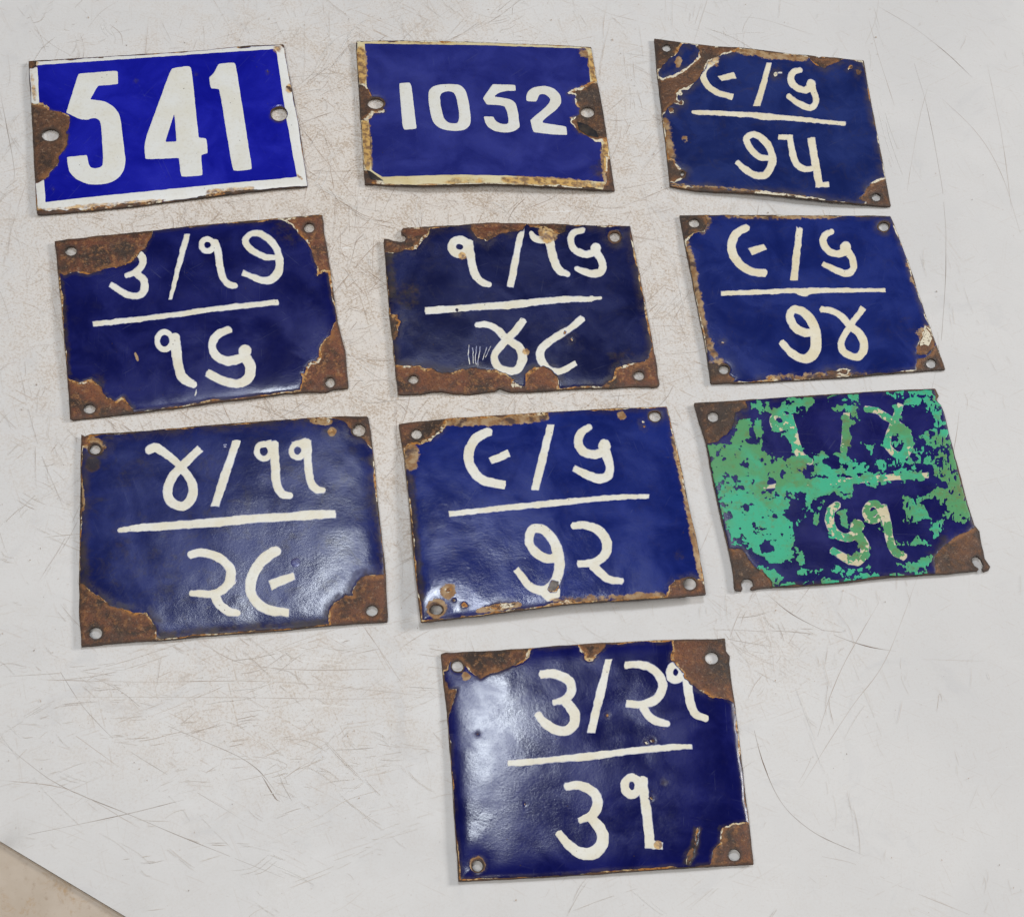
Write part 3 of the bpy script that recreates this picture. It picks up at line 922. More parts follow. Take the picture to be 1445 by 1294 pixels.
PLATES = [
 dict(trace=(20, 40, 440), quad=[(65, 152), (1250, 75), (1362, 735), (105, 865)],
  label='bright blue plate with thick white 541 and a clean white border',
  outline=[(65,152),(250,142),(430,130),(640,118),(860,103),(1090,80),(1250,74),(1256,110),(1272,200),(1292,300),(1318,430),(1340,580),(1362,735),(1200,745),(1000,768),(800,795),(560,825),(340,848),(105,865),(95,700),(82,450),(72,260)],
  holes=[(167,497,38,25),(1228,400,34,28)], shape=dict(dome=.6, rim=.8, dip=.7), rust=RUST_D, groundm=GRND, ground=7, gbias=0,
  blue=enamel_mat('bright_blue_enamel', (0.0035, 0.0055, 0.30), .0, .05, 1, .12, .15, 14), cream=WHITE, borderm=BORD1, rag=1.0, rim_loss=4,
  border=[(107,172),(1207,97),(1216,112),(1262,420),(1311,690),(800,738),(400,778),(145,806),(128,560)], ring=3,
  loss=[p_((50,352),(100,350),(130,348),(160,375),(200,385),(232,398),(267,412),(255,450),(235,482),(254,495),(240,540),(222,580),(205,625),(150,685),(105,715),(60,720)),
        p_((40,140),(100,150),(95,175),(60,185)), p_((1200,60),(1270,60),(1262,105),(1240,95),(1225,80)),
        s_(7,(110,862),(200,850),(330,845),(430,832),(560,818),(690,802)), s_(7,(850,790),(900,775),(1000,764),(1115,752)), p_((95,845),(125,835),(160,850),(150,870),(95,880)),
        s_(5,(250,142),(340,133),(430,128)), s_(4,(1030,88),(1095,80)), s_(6,(1268,270),(1290,300)), s_(4,(630,118),(665,116))],
  stains=[(('d',95,165,10),26,.7),(('d',1222,95,10),26,.7),(s_(3,(1335,700),(1310,680)),10,.7),(('d',115,845,12),20,.6),(s_(6,(900,760),(1110,742)),22,.8),(s_(5,(120,845),(700,795)),14,.7),(('d',1275,280,14),20,.8),(s_(5,(80,200),(95,340)),16,.6),(s_(30,(90,470),(150,460)),30,.4)],
  pits=[(565,248,3),(840,215,3),(180,745,3),(1175,205,3)],
  marks=[('numeral',[p_((298,212),(470,198),(480,203),(482,260),(388,268),(352,331),(400,335),(440,348),(475,378),(492,410),(505,520),(519,640),(490,690),(450,718),(370,729),(310,714),(265,684),(250,652),(244,598),(338,588),(345,635),(358,650),(390,650),(410,637),(413,600),(402,440),(390,420),(365,415),(328,432),(240,392),(247,372))]),
         ('numeral',[p_((738,184),(812,177),(822,188),(855,508),(885,510),(893,516),(897,580),(866,588),(873,680),(866,684),(779,690),(772,683),(764,602),(612,608),(605,600),(604,525),(725,195)),h_((742,396),(753,527),(700,528))]),
         ('numeral',[p_((948,166),(1018,160),(1027,170),(1060,380),(1102,650),(1097,656),(1022,663),(1012,655),(980,460),(952,287),(945,282),(912,280),(903,230),(925,212),(938,185))])]),
 dict(trace=(480, 40, 420), quad=[(77, 62), (1220, 92), (1332, 790), (120, 757)],
  label='blue plate with white 1052, yellowed border and brown chips around both side holes',
  outline=[(77,62),(230,60),(520,63),(750,70),(1000,80),(1220,92),(1238,200),(1262,320),(1290,480),(1312,640),(1334,790),(1130,778),(1000,770),(850,760),(700,757),(560,760),(400,765),(260,764),(120,757),(108,600),(95,400),(85,230)],
  holes=[(173,368,36,22),(1201,410,30,22)], shape=dict(dome=.6, rim=.6, bot=3.4, dip=.8), rust=RUST_D, groundm=GRNDC, ground=16, gbias=.35,
  blue=enamel_mat('royal_blue_enamel', (0.012, 0.017, 0.175), .12, .10, 2, .12, .25, 18), cream=WHITE, borderm=BORD2, rag=.9, rim_loss=5,
  border=[(119,75),(700,84),(1192,100),(1203,120),(1214,260),(1250,440),(1278,620),(1290,748),(1100,736),(800,716),(560,712),(205,722),(152,690),(140,470),(128,270)],
  loss=[p_((60,278),(115,275),(135,300),(150,330),(180,328),(208,340),(215,365),(205,392),(165,412),(140,447),(60,450)),
        p_((1165,290),(1200,266),(1280,262),(1310,480),(1320,550),(1285,545),(1240,548),(1200,532),(1160,500),(1118,462),(1128,445),(1152,432),(1168,402),(1140,350),(1138,330),(1100,312),(1120,300)),
        p_((100,680),(140,688),(175,712),(205,735),(215,748),(100,770)), p_((1290,620),(1350,640),(1350,800),(1270,790),(1298,740),(1288,690)),
        s_(6,(560,757),(690,760),(800,757)), s_(7,(850,760),(1000,766),(1140,775),(1280,785)), s_(4,(230,62),(390,64))],
  stains=[(s_(14,(98,100),(110,260)),26,.95),(s_(14,(120,460),(135,680)),26,.95),(s_(14,(1222,130),(1240,250)),24,1.0),(s_(16,(1290,560),(1310,760)),30,.95),(s_(12,(500,742),(700,740)),20,.55),(s_(14,(790,735),(1000,745),(1280,765)),20,.85),(s_(5,(200,65),(600,70)),14,.6),(('d',1200,110,30),30,.6),(('d',1262,690,32),60,.55,'dark'),(('d',1130,430,10),20,.5)],
  dabs=[([p_((128,690),(150,697),(182,718),(212,742),(150,735))],BLACK,'black_undercoat'),([p_((1150,455),(1200,470),(1245,500),(1255,530),(1205,522),(1160,490))],BLACK,'black_undercoat')],
  pits=[(205,400,8),(190,407,5)],
  marks=[('numeral',[p_((287,268),(338,265),(347,285),(360,400),(372,488),(312,495),(303,480),(294,370))]),
         ('numeral',[p_((470,275),(560,270),(600,285),(618,325),(630,400),(636,460),(620,487),(582,501),(510,497),(460,475),(440,430),(426,330),(435,292)),h_((500,310),(540,305),(563,325),(575,390),(579,440),(568,462),(540,465),(510,452),(495,415),(483,345),(487,322))]),
         ('numeral',[p_((740,273),(851,276),(853,305),(775,307),(748,333),(800,340),(840,350),(860,380),(872,480),(840,507),(780,509),(730,493),(705,465),(696,430),(744,430),(758,458),(795,469),(817,463),(818,435),(806,390),(792,375),(712,372),(693,342))]),
         ('numeral',[p_((905,355),(903,325),(920,297),(965,280),(1020,283),(1058,308),(1076,345),(1068,382),(985,447),(980,460),(1098,478),(1103,520),(1000,514),(938,505),(922,447),(1010,375),(1022,345),(998,320),(968,322),(952,358)),])]),
 dict(trace=(900, 40, 380), quad=[(88, 57), (1215, 175), (1358, 957), (170, 850)],
  label='top right blue plate, its upper left corner worn to brown over the arc',
  outline=[(88,57),(250,78),(400,95),(560,105),(800,135),(960,150),(972,158),(985,152),(1100,163),(1214,173),(1240,330),(1270,480),(1300,640),(1330,800),(1360,957),(1200,945),(1050,932),(900,915),(700,893),(500,880),(340,875),(172,850),(160,720),(140,560),(120,380),(100,220)],
  holes=[(155,108,20,16),(1280,908,22,18),(240,783,9,8)], shape=dict(dome=.8, rim=.5, bot=2.0), rust=RUST_D, groundm=GRNDC, ground=15, gbias=.05,
  blue=enamel_mat('worn_navy_enamel_one', (0.006, 0.016, 0.115), .45, .10, 3, .2, .22, 45), cream=CREAMY, rim_loss=7,
  loss=[p_((70,40),(250,70),(222,108),(200,150),(165,175),(135,195),(120,235),(90,240)),
        p_((310,85),(560,100),(520,128),(450,135),(425,150),(395,165),(372,195),(335,250),(300,295),(275,325),(235,340),(215,350),(212,380),(232,398),(190,410),(165,425),(140,475),(100,480),(100,255),(140,272),(190,255),(240,225),(290,190),(325,150),(328,115)),
        p_((905,145),(1110,160),(1080,180),(1050,188),(1010,213),(960,198),(925,172)),
        p_((1350,790),(1325,805),(1270,822),(1225,868),(1182,912),(1225,935),(1240,960),(1380,970)),
        p_((150,690),(190,700),(222,742),(262,775),(250,805),(200,825),(150,820)), s_(9,(180,850),(340,866),(480,872)), s_(7,(600,882),(780,895),(900,915),(1010,925)), ('d',1140,215,10),('d',1182,238,14)],
  keep=[p_((236,86),(300,88),(318,122),(298,168),(240,218),(190,248),(120,248),(112,226),(150,205),(205,178),(228,130))],
  stains=[(('d',640,330,20),40,.35,'dark'),(s_(10,(150,500),(180,700)),40,.75),(s_(16,(540,118),(900,160)),24,.8),(s_(10,(220,160),(215,200)),18,.9),(('d',250,600,12),20,.6),(('d',400,170,30),30,.6),(s_(4,(560,330),(620,325)),14,.5,'dark'),(s_(6,(180,835),(900,905)),14,.6)],
  pits=[(740,248,11),(225,350,10),(232,400,12),(180,440,14)],
  marks=[('numeral',[s_(17,(425,170),(375,200),(350,245),(368,300),(425,345),(511,370)),p_((430,258),(515,238),(530,270),(450,287))]),
         ('slash',[p_((690,185),(720,187),(690,310),(658,421),(618,419),(655,310))]),
         ('numeral',[s_([15,18,19,18,17,20],(878,224),(835,238),(820,272),(842,312),(890,334),(930,322)),('e',930,300,26,26),s_([20,16,18,17,18,17,15],(930,300),(945,345),(957,385),(940,422),(905,425),(850,398),(803,362))]),
         ('fraction_bar',[s_([8,13,13,15,20,15,13,12,12],(290,450),(330,453),(450,458),(600,466),(680,475),(760,480),(900,492),(1050,508),(1117,512)),]),
         ('numeral',[s_([14,18,19,18,18,20,20,22,20,18,15],(712,702),(650,690),(600,640),(583,592),(625,572),(680,605),(714,660),(720,725),(685,790),(630,790),(575,758),(530,716))if 0 else s_([14,18,18,18,18,20,20,22,20,19,18,14],(716,700),(650,690),(600,640),(583,592),(625,572),(680,605),(714,660),(720,725),(685,787),(630,790),(575,758),(530,716))]),
         ('numeral',[s_(14,(752,585),(812,588)),s_([17,18,19,18,14],(815,574),(828,660),(850,725),(890,755),(942,754)),s_(21,(930,588),(948,700),(976,845)),s_(15,(952,842),(1028,838))]),
         ('paint_mark',[s_(5,(735,240),(775,240))])]),
 dict(trace=(60, 290, 450), quad=[(55, 162), (1265, 42), (1388, 830), (128, 970)],
  label='deep blue plate with all four corners rusted away, below the white bordered 541',
  outline=[(55,162),(300,132),(500,112),(690,90),(1000,65),(1255,42),(1267,44),(1275,90),(1278,120),(1310,330),(1340,530),(1372,660),(1380,760),(1389,820),(1385,830),(1320,832),(1290,845),(1200,846),(1120,850),(900,878),(780,890),(600,918),(380,945),(250,960),(140,972),(125,965),(105,700),(80,400)],
  holes=[(128,208,23,18),(1208,103,21,19),(1303,803,18,20),(212,922,25,18)], shape=dict(dome=.7, rim=1.1), rust=RUST_O, groundm=GRND, ground=11, gbias=.12,
  blue=enamel_mat('deep_blue_enamel_one', (0.002, 0.004, 0.088), .16, .16, 4, .3, .15, 20), cream=CREAM, rim_loss=8, ragged=3,
  loss=[p_((40,150),(505,100),(500,140),(475,175),(455,205),(420,240),(340,282),(250,303),(200,313),(150,303),(100,318),(40,305)),
        p_((1080,60),(1290,30),(1330,318),(1275,300),(1250,316),(1238,275),(1222,235),(1215,195),(1190,160),(1155,125),(1130,95)),
        p_((1400,530),(1325,532),(1300,595),(1262,645),(1250,705),(1215,715),(1192,742),(1178,775),(1165,860),(1400,850)),
        p_((90,768),(170,802),(215,790),(268,828),(290,868),(335,890),(360,868),(405,915),(410,960),(90,990))],
  stains=[(('d',1120,120,60),60,.45,'dark'),(s_(5,(90,350),(120,760)),22,.6,'dark'),(('d',250,800,30),40,.5,'dark'),(s_(3,(420,670),(432,700)),8,.9)],
  pits=[(1200,735,6),(1178,765,5)],
  marks=[('numeral',[s_([15,17,17,15,11],(415,205),(450,232),(450,272),(422,300),(374,320)),s_([17,17,19,17,16,14],(420,303),(458,338),(460,385),(430,410),(375,400),(305,357))]),
         ('slash',[p_((641,128),(671,129),(640,240),(605,360),(588,428),(571,427),(580,380),(610,250))]),
         ('numeral',[('o',748,180,28,27,13),s_([20,17,17,16,15,13],(778,165),(795,205),(806,285),(818,328),(842,358),(879,366))]),
         ('numeral',[s_([12,15,16,16,15,16,17,17,19,20,17,14],(1060,237),(1005,232),(945,200),(920,160),(945,130),(990,130),(1042,170),(1070,225),(1072,285),(1050,327),(1000,340),(905,305))]),
         ('fraction_bar',[s_([12,13,13,12,13,14,12,14],(228,538),(400,520),(520,505),(640,490),(760,472),(860,460),(1010,445),(1068,440))]),
         ('numeral',[('o',553,614,33,40,13),s_([22,24,22,22,16],(600,590),(605,650),(615,720),(635,780),(692,817))]),
         ('numeral',[s_([16,19,18,20,21,22],(852,560),(795,585),(768,632),(788,682),(840,706),(905,690)),('e',917,660,30,30),s_([24,24,24,20,21,18],(915,680),(942,730),(930,785),(880,808),(820,795),(744,757))]),
         ('paint_mark',[s_([2,4,3],(697,832),(694,850),(689,862))])]),
 dict(trace=(520, 300, 430), quad=[(70, 100), (1243, 62), (1378, 822), (132, 862)],
  label='dark navy plate with torn upper left hole and rust band along its foot',
  outline=[(70,122),(95,126),(115,135),(150,140),(170,136),(178,122),(172,110),(156,102),(153,86),(165,73),(300,66),(480,56),(560,50),(700,48),(850,52),(1000,58),(1243,62),(1252,130),(1285,280),(1300,370),(1330,520),(1362,690),(1380,815),(1370,826),(1250,826),(1100,832),(900,842),(750,850),(680,853),(650,848),(620,835),(600,848),(540,855),(480,862),(400,858),(350,848),(300,852),(240,862),(140,862),(126,740),(108,560),(100,500),(80,260)],
  holes=[(212,793,21,17),(1283,775,23,18),(1168,117,22,20)], shape=dict(dome=.5, rim=.9), rust=RUST_O, groundm=GRND, ground=14, gbias=.12,
  blue=enamel_mat('dirty_navy_enamel', (0.003, 0.006, 0.062), .35, .2, 5, .3, .17, 45), cream=CREAM, rim_loss=8, ragged=4, ring=8,
  loss=[p_((50,60),(290,60),(287,95),(262,130),(240,152),(225,165),(200,178),(150,182),(110,192),(50,190)),
        p_((478,40),(745,40),(730,80),(705,95),(665,98),(635,105),(600,118),(568,140),(540,125),(510,108),(490,80)),
        p_((745,40),(935,50),(932,85),(905,98),(880,98),(850,92),(820,85),(790,72),(760,72)),
        p_((100,732),(200,726),(250,735),(300,735),(340,757),(400,757),(440,748),(500,742),(560,748),(600,750),(640,762),(690,790),(720,815),(745,838),(748,765),(785,742),(830,738),(870,745),(888,775),(900,795),(905,870),(100,880)),
        p_((1400,835),(1090,840),(1135,808),(1158,790),(1170,745),(1215,730),(1265,715),(1310,708),(1330,690),(1345,630),(1400,640)),
        p_((80,478),(140,487),(150,515),(135,545),(132,590),(115,612),(90,610))],
  keep=[p_((690,800),(745,770),(745,835),(720,815))],
  stains=[(s_(16,(95,200),(110,400)),40,.7,'dark'),(('d',180,390,50),60,.55,'dark'),(('d',850,100,35),30,.9),(('d',1168,118,20),20,.6),(s_(5,(1250,120),(1350,660)),26,.5,'dark'),(('d',445,205,14),12,.9),(('d',745,660,12),12,.8),(s_(20,(1160,700),(1260,680)),50,.5,'dark'),(('d',885,700,20),40,.3,'dark')],
  pits=[(418,463,4),(965,603,4),(930,570,4)],
  marks=[('numeral',[('o',432,163,38,33,20),s_([24,20,19,18,17,14],(472,140),(484,200),(495,265),(512,305),(540,332),(575,342))]),
         ('slash',[p_((738,68),(740,90),(715,220),(690,357),(655,355),(680,220),(705,105))]),
         ('numeral',[s_([10,16,18,16,14],(770,95),(785,120),(815,130),(845,125),(860,110)),s_([22,21,21,20,18,14],(845,85),(858,130),(872,200),(892,255),(915,282),(950,294))]),
         ('numeral',[s_([15,17,17,17,17,18],(1022,82),(975,97),(958,130),(975,175),(1025,198),(1065,192)),('e',1078,168,24,24),s_([20,18,20,19,17,13],(1078,185),(1108,235),(1105,278),(1070,290),(1025,282),(982,264))]),
         ('fraction_bar',[s_([18,17,16,19,17,16,12],(268,468),(360,460),(520,448),(660,440),(800,424),(940,412),(1060,412)),s_([13,8,9],(1050,410),(1080,406),(1103,406))]),
         ('numeral',[s_([13,16,17,19,20,22,19,18,18,18,19,19,19],(508,532),(560,532),(610,555),(655,600),(715,640),(730,695),(705,745),(660,750),(612,728),(597,680),(630,630),(690,570),(738,508))]),
         ('numeral',[s_([17,17,18,20,22,17,16,13],(1018,498),(955,550),(880,597),(825,640),(815,690),(850,740),(910,752),(985,714))]),
         ('scratch_mark',[s_(2.2,(478,628),(474,670),(478,720))]),('scratch_mark',[s_(2.2,(495,640),(497,715))]),('scratch_mark',[s_(2.2,(512,632),(508,700),(512,722))]),('scratch_mark',[s_(2.2,(530,635),(522,690),(518,730))]),('scratch_mark',[s_(2,(560,640),(540,700))]),('scratch_mark',[s_(2,(580,634),(552,690))])]),
 dict(trace=(940, 290, 410), quad=[(65, 50), (1117, 52), (1388, 817), (222, 885)],
  label='clean faced leaning blue plate directly above the one with green paint',
  outline=[(65,48),(300,47),(600,48),(900,50),(1117,52),(1135,95),(1160,160),(1205,280),(1250,420),(1290,540),(1330,650),(1390,817),(1300,822),(1200,828),(1050,842),(900,855),(600,872),(400,882),(222,886),(205,760),(180,620),(150,480),(125,350),(95,200)],
  holes=[(140,90,23,18),(1083,107,23,19),(287,818,22,19),(1318,787,22,20)], shape=dict(dome=.7, rim=.8), rust=RUST_D, groundm=GRNDC, ground=12, gbias=.0,
  blue=enamel_mat('clean_blue_enamel', (0.004, 0.013, 0.135), .28, .03, 6, .22, .2, 30), cream=CREAMY, rim_loss=6, ring=7,
  loss=[p_((40,30),(205,50),(208,80),(185,125),(140,140),(118,160),(100,190),(60,200)),
        p_((1290,600),(1318,630),(1335,680),(1320,715),(1295,745),(1250,735),(1243,705),(1272,650)),
        p_((1340,690),(1420,840),(1245,850),(1252,765),(1290,755),(1310,740)),
        p_((180,775),(255,782),(262,800),(310,835),(345,862),(330,900),(190,900)),
        ('e',757,848,18,9),('e',820,832,30,14),('e',880,826,36,16),('e',632,856,10,7),('e',530,862,26,8),s_(6,(700,866),(1000,848))],
  stains=[(s_(10,(105,190),(140,370),(165,520),(195,650),(240,745)),30,.8),(('d',1210,590,46),14,.35,'dark'),(s_(8,(1200,270),(1250,420)),22,.6),(s_(6,(300,55),(850,55)),20,.7),(('d',250,800,30),40,.7),(s_(10,(500,860),(1000,840)),26,.6),(('d',1290,640,30),40,.6),(('d',180,90,40),40,.6),(('d',520,605,10),16,.4,'dark')],
  pits=[(283,680,3)],
  dabs=[([p_((1290,612),(1312,635),(1322,665),(1305,700),(1280,690),(1262,700),(1262,680),(1278,652))],GRNDC,'chip_residue')],
  marks=[('numeral',[s_([18,21,22,22,21,21,18],(407,108),(350,140),(326,195),(335,250),(375,300),(430,330),(496,337)),p_((407,215),(485,190),(503,220),(425,249))]),
         ('slash',[p_((648,103),(660,112),(665,105),(680,120),(668,240),(655,374),(616,373),(630,250))]),
         ('numeral',[s_([14,17,18,18,17,20],(828,128),(790,148),(781,185),(805,225),(850,242),(895,232)),('e',893,208,27,28),s_([20,17,17,18,17,13],(900,225),(928,270),(930,318),(900,338),(850,325),(778,290))]),
         ('fraction_bar',[s_([12,13,13,13,17,21,17,12,11,10],(272,438),(360,435),(500,430),(630,424),(665,430),(690,432),(720,426),(820,422),(950,422),(1093,421))]),
         ('numeral',[s_([20,22,21,20,20,22,23,26,28,28,22,20,17],(735,632),(685,632),(635,600),(616,550),(635,518),(680,530),(720,570),(742,630),(745,700),(722,748),(680,762),(625,735),(572,678))]),
         ('numeral',[s_([15,15,17,19,20,22,20,18,18,18,16,16],(768,518),(820,524),(870,550),(915,600),(965,640),(985,700),(965,748),(925,752),(880,725),(872,680),(905,615),(982,508))])]),
 dict(trace=(95, 570, 470), quad=[(60, 135), (1305, 55), (1390, 945), (57, 1050)],
  label='hazy blue plate at lower left with a small bright blue dot beside its dash',
  outline=[(60,132),(75,140),(100,130),(300,118),(700,85),(900,70),(1100,55),(1300,52),(1308,60),(1325,180),(1338,300),(1345,400),(1365,580),(1380,700),(1392,945),(1300,950),(1150,960),(900,985),(600,1005),(390,1027),(300,1028),(60,1052),(50,900),(52,700),(55,400)],
  holes=[(120,198,21,18),(1265,115,25,23),(1322,898,23,20),(123,995,25,22)], shape=dict(dome=.6, rim=1.2, wave=.3, ripple=.06), rust=RUST_M, groundm=GRND, ground=9, gbias=.15,
  blue=enamel_mat('hazy_blue_enamel', (0.008, 0.014, 0.11), .85, .3, 7, .28, .17, 50), cream=CREAM, rim_loss=7, ring=6,
  loss=[p_((40,120),(100,130),(92,150),(110,168),(90,178),(60,190),(40,195)), p_((150,182),(165,185),(160,196),(140,192)),
        p_((1140,40),(1330,40),(1345,200),(1305,185),(1285,150),(1245,135),(1228,105),(1195,78),(1155,62)),
        p_((1410,735),(1370,738),(1330,748),(1300,742),(1262,760),(1240,785),(1245,828),(1210,828),(1180,855),(1140,890),(1128,970),(1410,960)),
        p_((40,780),(75,792),(130,830),(190,868),(240,890),(300,905),(345,908),(368,940),(385,975),(398,1040),(40,1070)),
        s_(5,(56,370),(64,450)), s_(5,(620,1004),(760,994),(820,990))],
  stains=[(('d',110,262,26),20,.95,'dark'),(s_(5,(62,360),(66,460)),14,.9),(s_(16,(70,160),(150,190)),30,.8),(('d',420,690,60),60,.4,'dark'),(s_(14,(60,600),(80,780)),40,.6,'dark'),(s_(10,(1060,72),(1140,78)),14,1.),(('d',1148,120,14),12,1.),(s_(12,(1335,250),(1370,700)),24,.5,'dark'),(s_(12,(400,1005),(1120,950)),30,.6,'dark'),(('d',230,600,50),60,.35,'dark'),(s_(8,(240,980),(640,600)),60,.25,'dark')],
  pits=[(1080,72,7),(1132,76,8),(1145,118,7)],
  dabs=[([('e',990,688,20,20)],DAB,'blue_dot')],
  marks=[('numeral',[s_([18,20,18,16,17,20,21,20,20,21,22,20,19,18],(348,202),(385,190),(430,218),(475,255),(510,295),(542,345),(542,400),(515,438),(478,440),(442,415),(436,365),(460,310),(505,262),(577,192))]),
         ('slash',[p_((716,160),(735,155),(753,158),(715,280),(658,449),(640,444),(620,447),(660,320))]),
         ('numeral',[('o',852,205,30,32,13),s_([12,15],(835,180),(890,166)),s_([20,20,20,20,19,15],(895,165),(900,240),(904,310),(912,355),(932,390),(970,398))]),
         ('numeral',[('o',1000,203,28,30,13),s_([12,16],(975,178),(1040,160)),s_([20,18,18,19,17,13],(1040,155),(1044,240),(1050,310),(1062,350),(1085,372),(1113,374))]),
         ('fraction_bar',[s_([10,14,17,18,19,20,20,19,20,18],(222,547),(260,543),(330,536),(450,528),(580,518),(690,510),(800,498),(920,492),(1060,482),(1166,477))]),
         ('numeral',[s_([18,18,20,22,22,18,17,16,14],(530,655),(580,645),(650,662),(706,712),(704,772),(660,815),(610,825),(570,820),(535,820)),p_((700,790),(742,756),(725,785)),s_([20,20,20,16],(635,822),(660,868),(700,898),(744,910))]),
         ('numeral',[s_([22,24,24,24,22,22,18],(915,632),(858,668),(812,725),(793,790),(812,848),(865,890),(963,905)),p_((872,764),(980,728),(990,762),(885,808))]),
         ('paint_mark',[s_(3,(678,187),(690,186))]),('paint_mark',[s_(2.5,(676,178),(692,177))])]),
 dict(trace=(545, 560, 470), quad=[(53, 117), (1218, 42), (1388, 858), (150, 977)],
  label='cloudy blue plate with tan edges, directly above the glossy bottom plate',
  outline=[(53,117),(200,100),(300,90),(500,78),(700,65),(1000,48),(1218,42),(1250,170),(1280,300),(1310,450),(1340,580),(1360,680),(1390,858),(1200,873),(1000,886),(850,895),(700,910),(500,938),(300,962),(150,978),(135,850),(112,620),(100,480),(75,250)],
  holes=[(132,163,20,18),(1167,87,23,18),(1317,812,25,23),(218,923,24,18)], shape=dict(dome=.4, rim=1.1, dip=.9, sy=2.2, lift=2.0), rust=RUST_M, groundm=GRND, ground=10, gbias=.25,
  blue=enamel_mat('cloudy_blue_enamel', (0.005, 0.014, 0.145), .22, .30, 8, .22, .12, 30), cream=CREAM, rim_loss=8, ring=4,
  loss=[p_((30,100),(265,88),(252,130),(235,150),(212,168),(190,192),(150,200),(110,205),(85,215),(40,225)),
        p_((1410,875),(1212,880),(1225,830),(1245,790),(1300,785),(1345,785),(1380,800)), s_(8,(430,918),(500,908),(560,900)), s_(6,(270,92),(500,80),(700,68)),
        p_((705,812),(722,798),(748,800),(750,820),(735,840),(712,845),(702,830)), s_(7,(700,905),(760,895),(820,890)),('e',270,835,14,9),('e',340,905,12,12)],
  stains=[(s_(14,(250,110),(400,100),(690,85)),24,1.),(s_(20,(100,200),(110,300)),34,.9),(s_(12,(100,350),(130,700),(150,880)),34,.75,'dark'),(('d',218,918,34),24,.85),(('d',270,845,22),26,.95),(s_(7,(1245,180),(1295,380),(1335,600),(1370,780)),24,.85),(s_(8,(400,928),(580,900)),16,.8),(s_(10,(1010,878),(1200,865)),24,.9),(('d',1020,80,14),16,.8),(('d',1270,690,16),22,.6,'dark'),(s_(6,(720,880),(1000,870)),24,.6),(s_(4,(180,900),(170,965)),20,.5,'dark')],
  pits=[(1112,110,4),(1120,130,4),(295,880,6)],
  dabs=[([p_((712,806),(726,796),(748,800),(748,818),(732,838),(712,842),(704,828))],BARE,'bare_chip')],
  marks=[('numeral',[s_([20,22,22,22,21,18],(450,148),(392,180),(358,240),(370,308),(420,362),(518,383)),p_((442,266),(528,228),(542,260),(457,293))]),
         ('slash',[p_((698,119),(731,121),(700,260),(662,406),(626,404),(662,260))]),
         ('numeral',[s_([15,18,20,20,19,20],(885,130),(846,155),(833,195),(853,235),(898,250),(940,242)),('e',946,212,28,28),s_([22,19,20,20,19,14],(950,235),(968,290),(965,338),(930,355),(880,342),(812,308))]),
         ('fraction_bar',[s_([13,13,14,15,13,12,10],(271,508),(420,492),(580,475),(720,462),(860,448),(1000,435),(1141,432))]),
         ('numeral',[s_([20,20,20,20,20,20,22,24,24,22,20,18,14],(745,700),(692,700),(642,668),(620,620),(636,574),(678,574),(718,612),(744,670),(750,740),(733,800),(685,838),(625,822),(562,745)),p_((640,832),(690,815),(755,830),(752,868),(700,890),(670,860))]),
         ('numeral',[s_([17,18,21,22,21,18,16],(808,560),(868,558),(925,582),(958,635),(945,690),(900,718),(830,724)),s_([20,19,18,15],(895,732),(930,765),(965,790),(1027,800))])]),
 dict(trace=(965, 535, 450), quad=[(45, 107), (1145, 42), (1388, 860), (230, 955)],
  label='blue plate largely covered in flaking green paint, lower holes torn open',
  outline=[(45,107),(120,103),(250,95),(700,65),(1000,48),(1140,42),(1157,78),(1145,95),(1166,115),(1180,150),(1200,235),(1230,350),(1260,460),(1290,570),(1318,660),(1342,690),(1350,750),(1365,815),(1390,850),(1383,865),(1358,874),(1350,858),(1358,842),(1345,815),(1328,800),(1312,806),(1305,822),(1318,845),(1338,856),(1335,868),(1200,880),(900,900),(700,925),(500,940),(380,945),(345,948),(308,955),(300,946),(316,935),(310,912),(295,903),(272,905),(260,925),(268,950),(262,962),(230,955),(220,850),(195,740),(170,640),(145,520),(120,400),(100,290),(75,210)],
  holes=[(133,172,22,20)], shape=dict(dome=.6, rim=.6, lift=.8), rust=RUST_D, groundm=GRND, ground=0,
  blue=enamel_mat('ink_blue_enamel', (0.002, 0.0025, 0.095), .2, .0, 9, .25, .25, 24), cream=WORN, rim_loss=6, ragged=2,
  loss=[p_((20,90),(275,85),(285,125),(230,150),(232,190),(215,225),(195,255),(150,280),(80,295)),
        p_((190,768),(262,770),(288,815),(325,858),(372,880),(410,935),(380,970),(220,980)),
        p_((1400,640),(1318,665),(1285,682),(1240,712),(1190,740),(1165,770),(1140,805),(1145,890),(1420,880)),p_((1135,35),(1170,40),(1170,110),(1140,98))],
  stains=[(('d',240,160,40),50,.6,'dark'),(s_(10,(1100,820),(1180,720)),50,.6,'dark'),(('d',330,860,20),50,.5)],
  paintm=GREEN,
  paint=[p_((120,300),(205,296),(250,200),(345,188),(362,290),(400,385),(450,370),(490,345),(560,318),(575,370),(548,430),(560,455),(600,480),(520,492),(505,560),(512,640),(498,700),(488,828),(400,830),(340,815),(318,790),(235,755),(195,680),(165,560),(140,480),(122,400)),
         p_((285,95),(340,90),(430,128),(470,88),(580,74),(597,120),(530,152),(470,150),(390,160),(340,145)),
         p_((665,88),(720,68),(805,62),(790,150),(740,160),(695,152)), p_((905,55),(1130,48),(1148,100),(1184,190),(1150,215),(1135,160),(1085,115),(1030,112),(960,80)),
         p_((1110,240),(1200,232),(1238,360),(1285,560),(1290,640),(1230,660),(1180,600),(1190,540),(1150,480),(1130,400),(1060,375),(1045,320),(1110,290)),
         p_((985,545),(1060,540),(1160,500),(1190,560),(1150,600),(1080,650),(1020,640),(985,605)), p_((1120,600),(1200,620),(1170,680),(1120,735)),
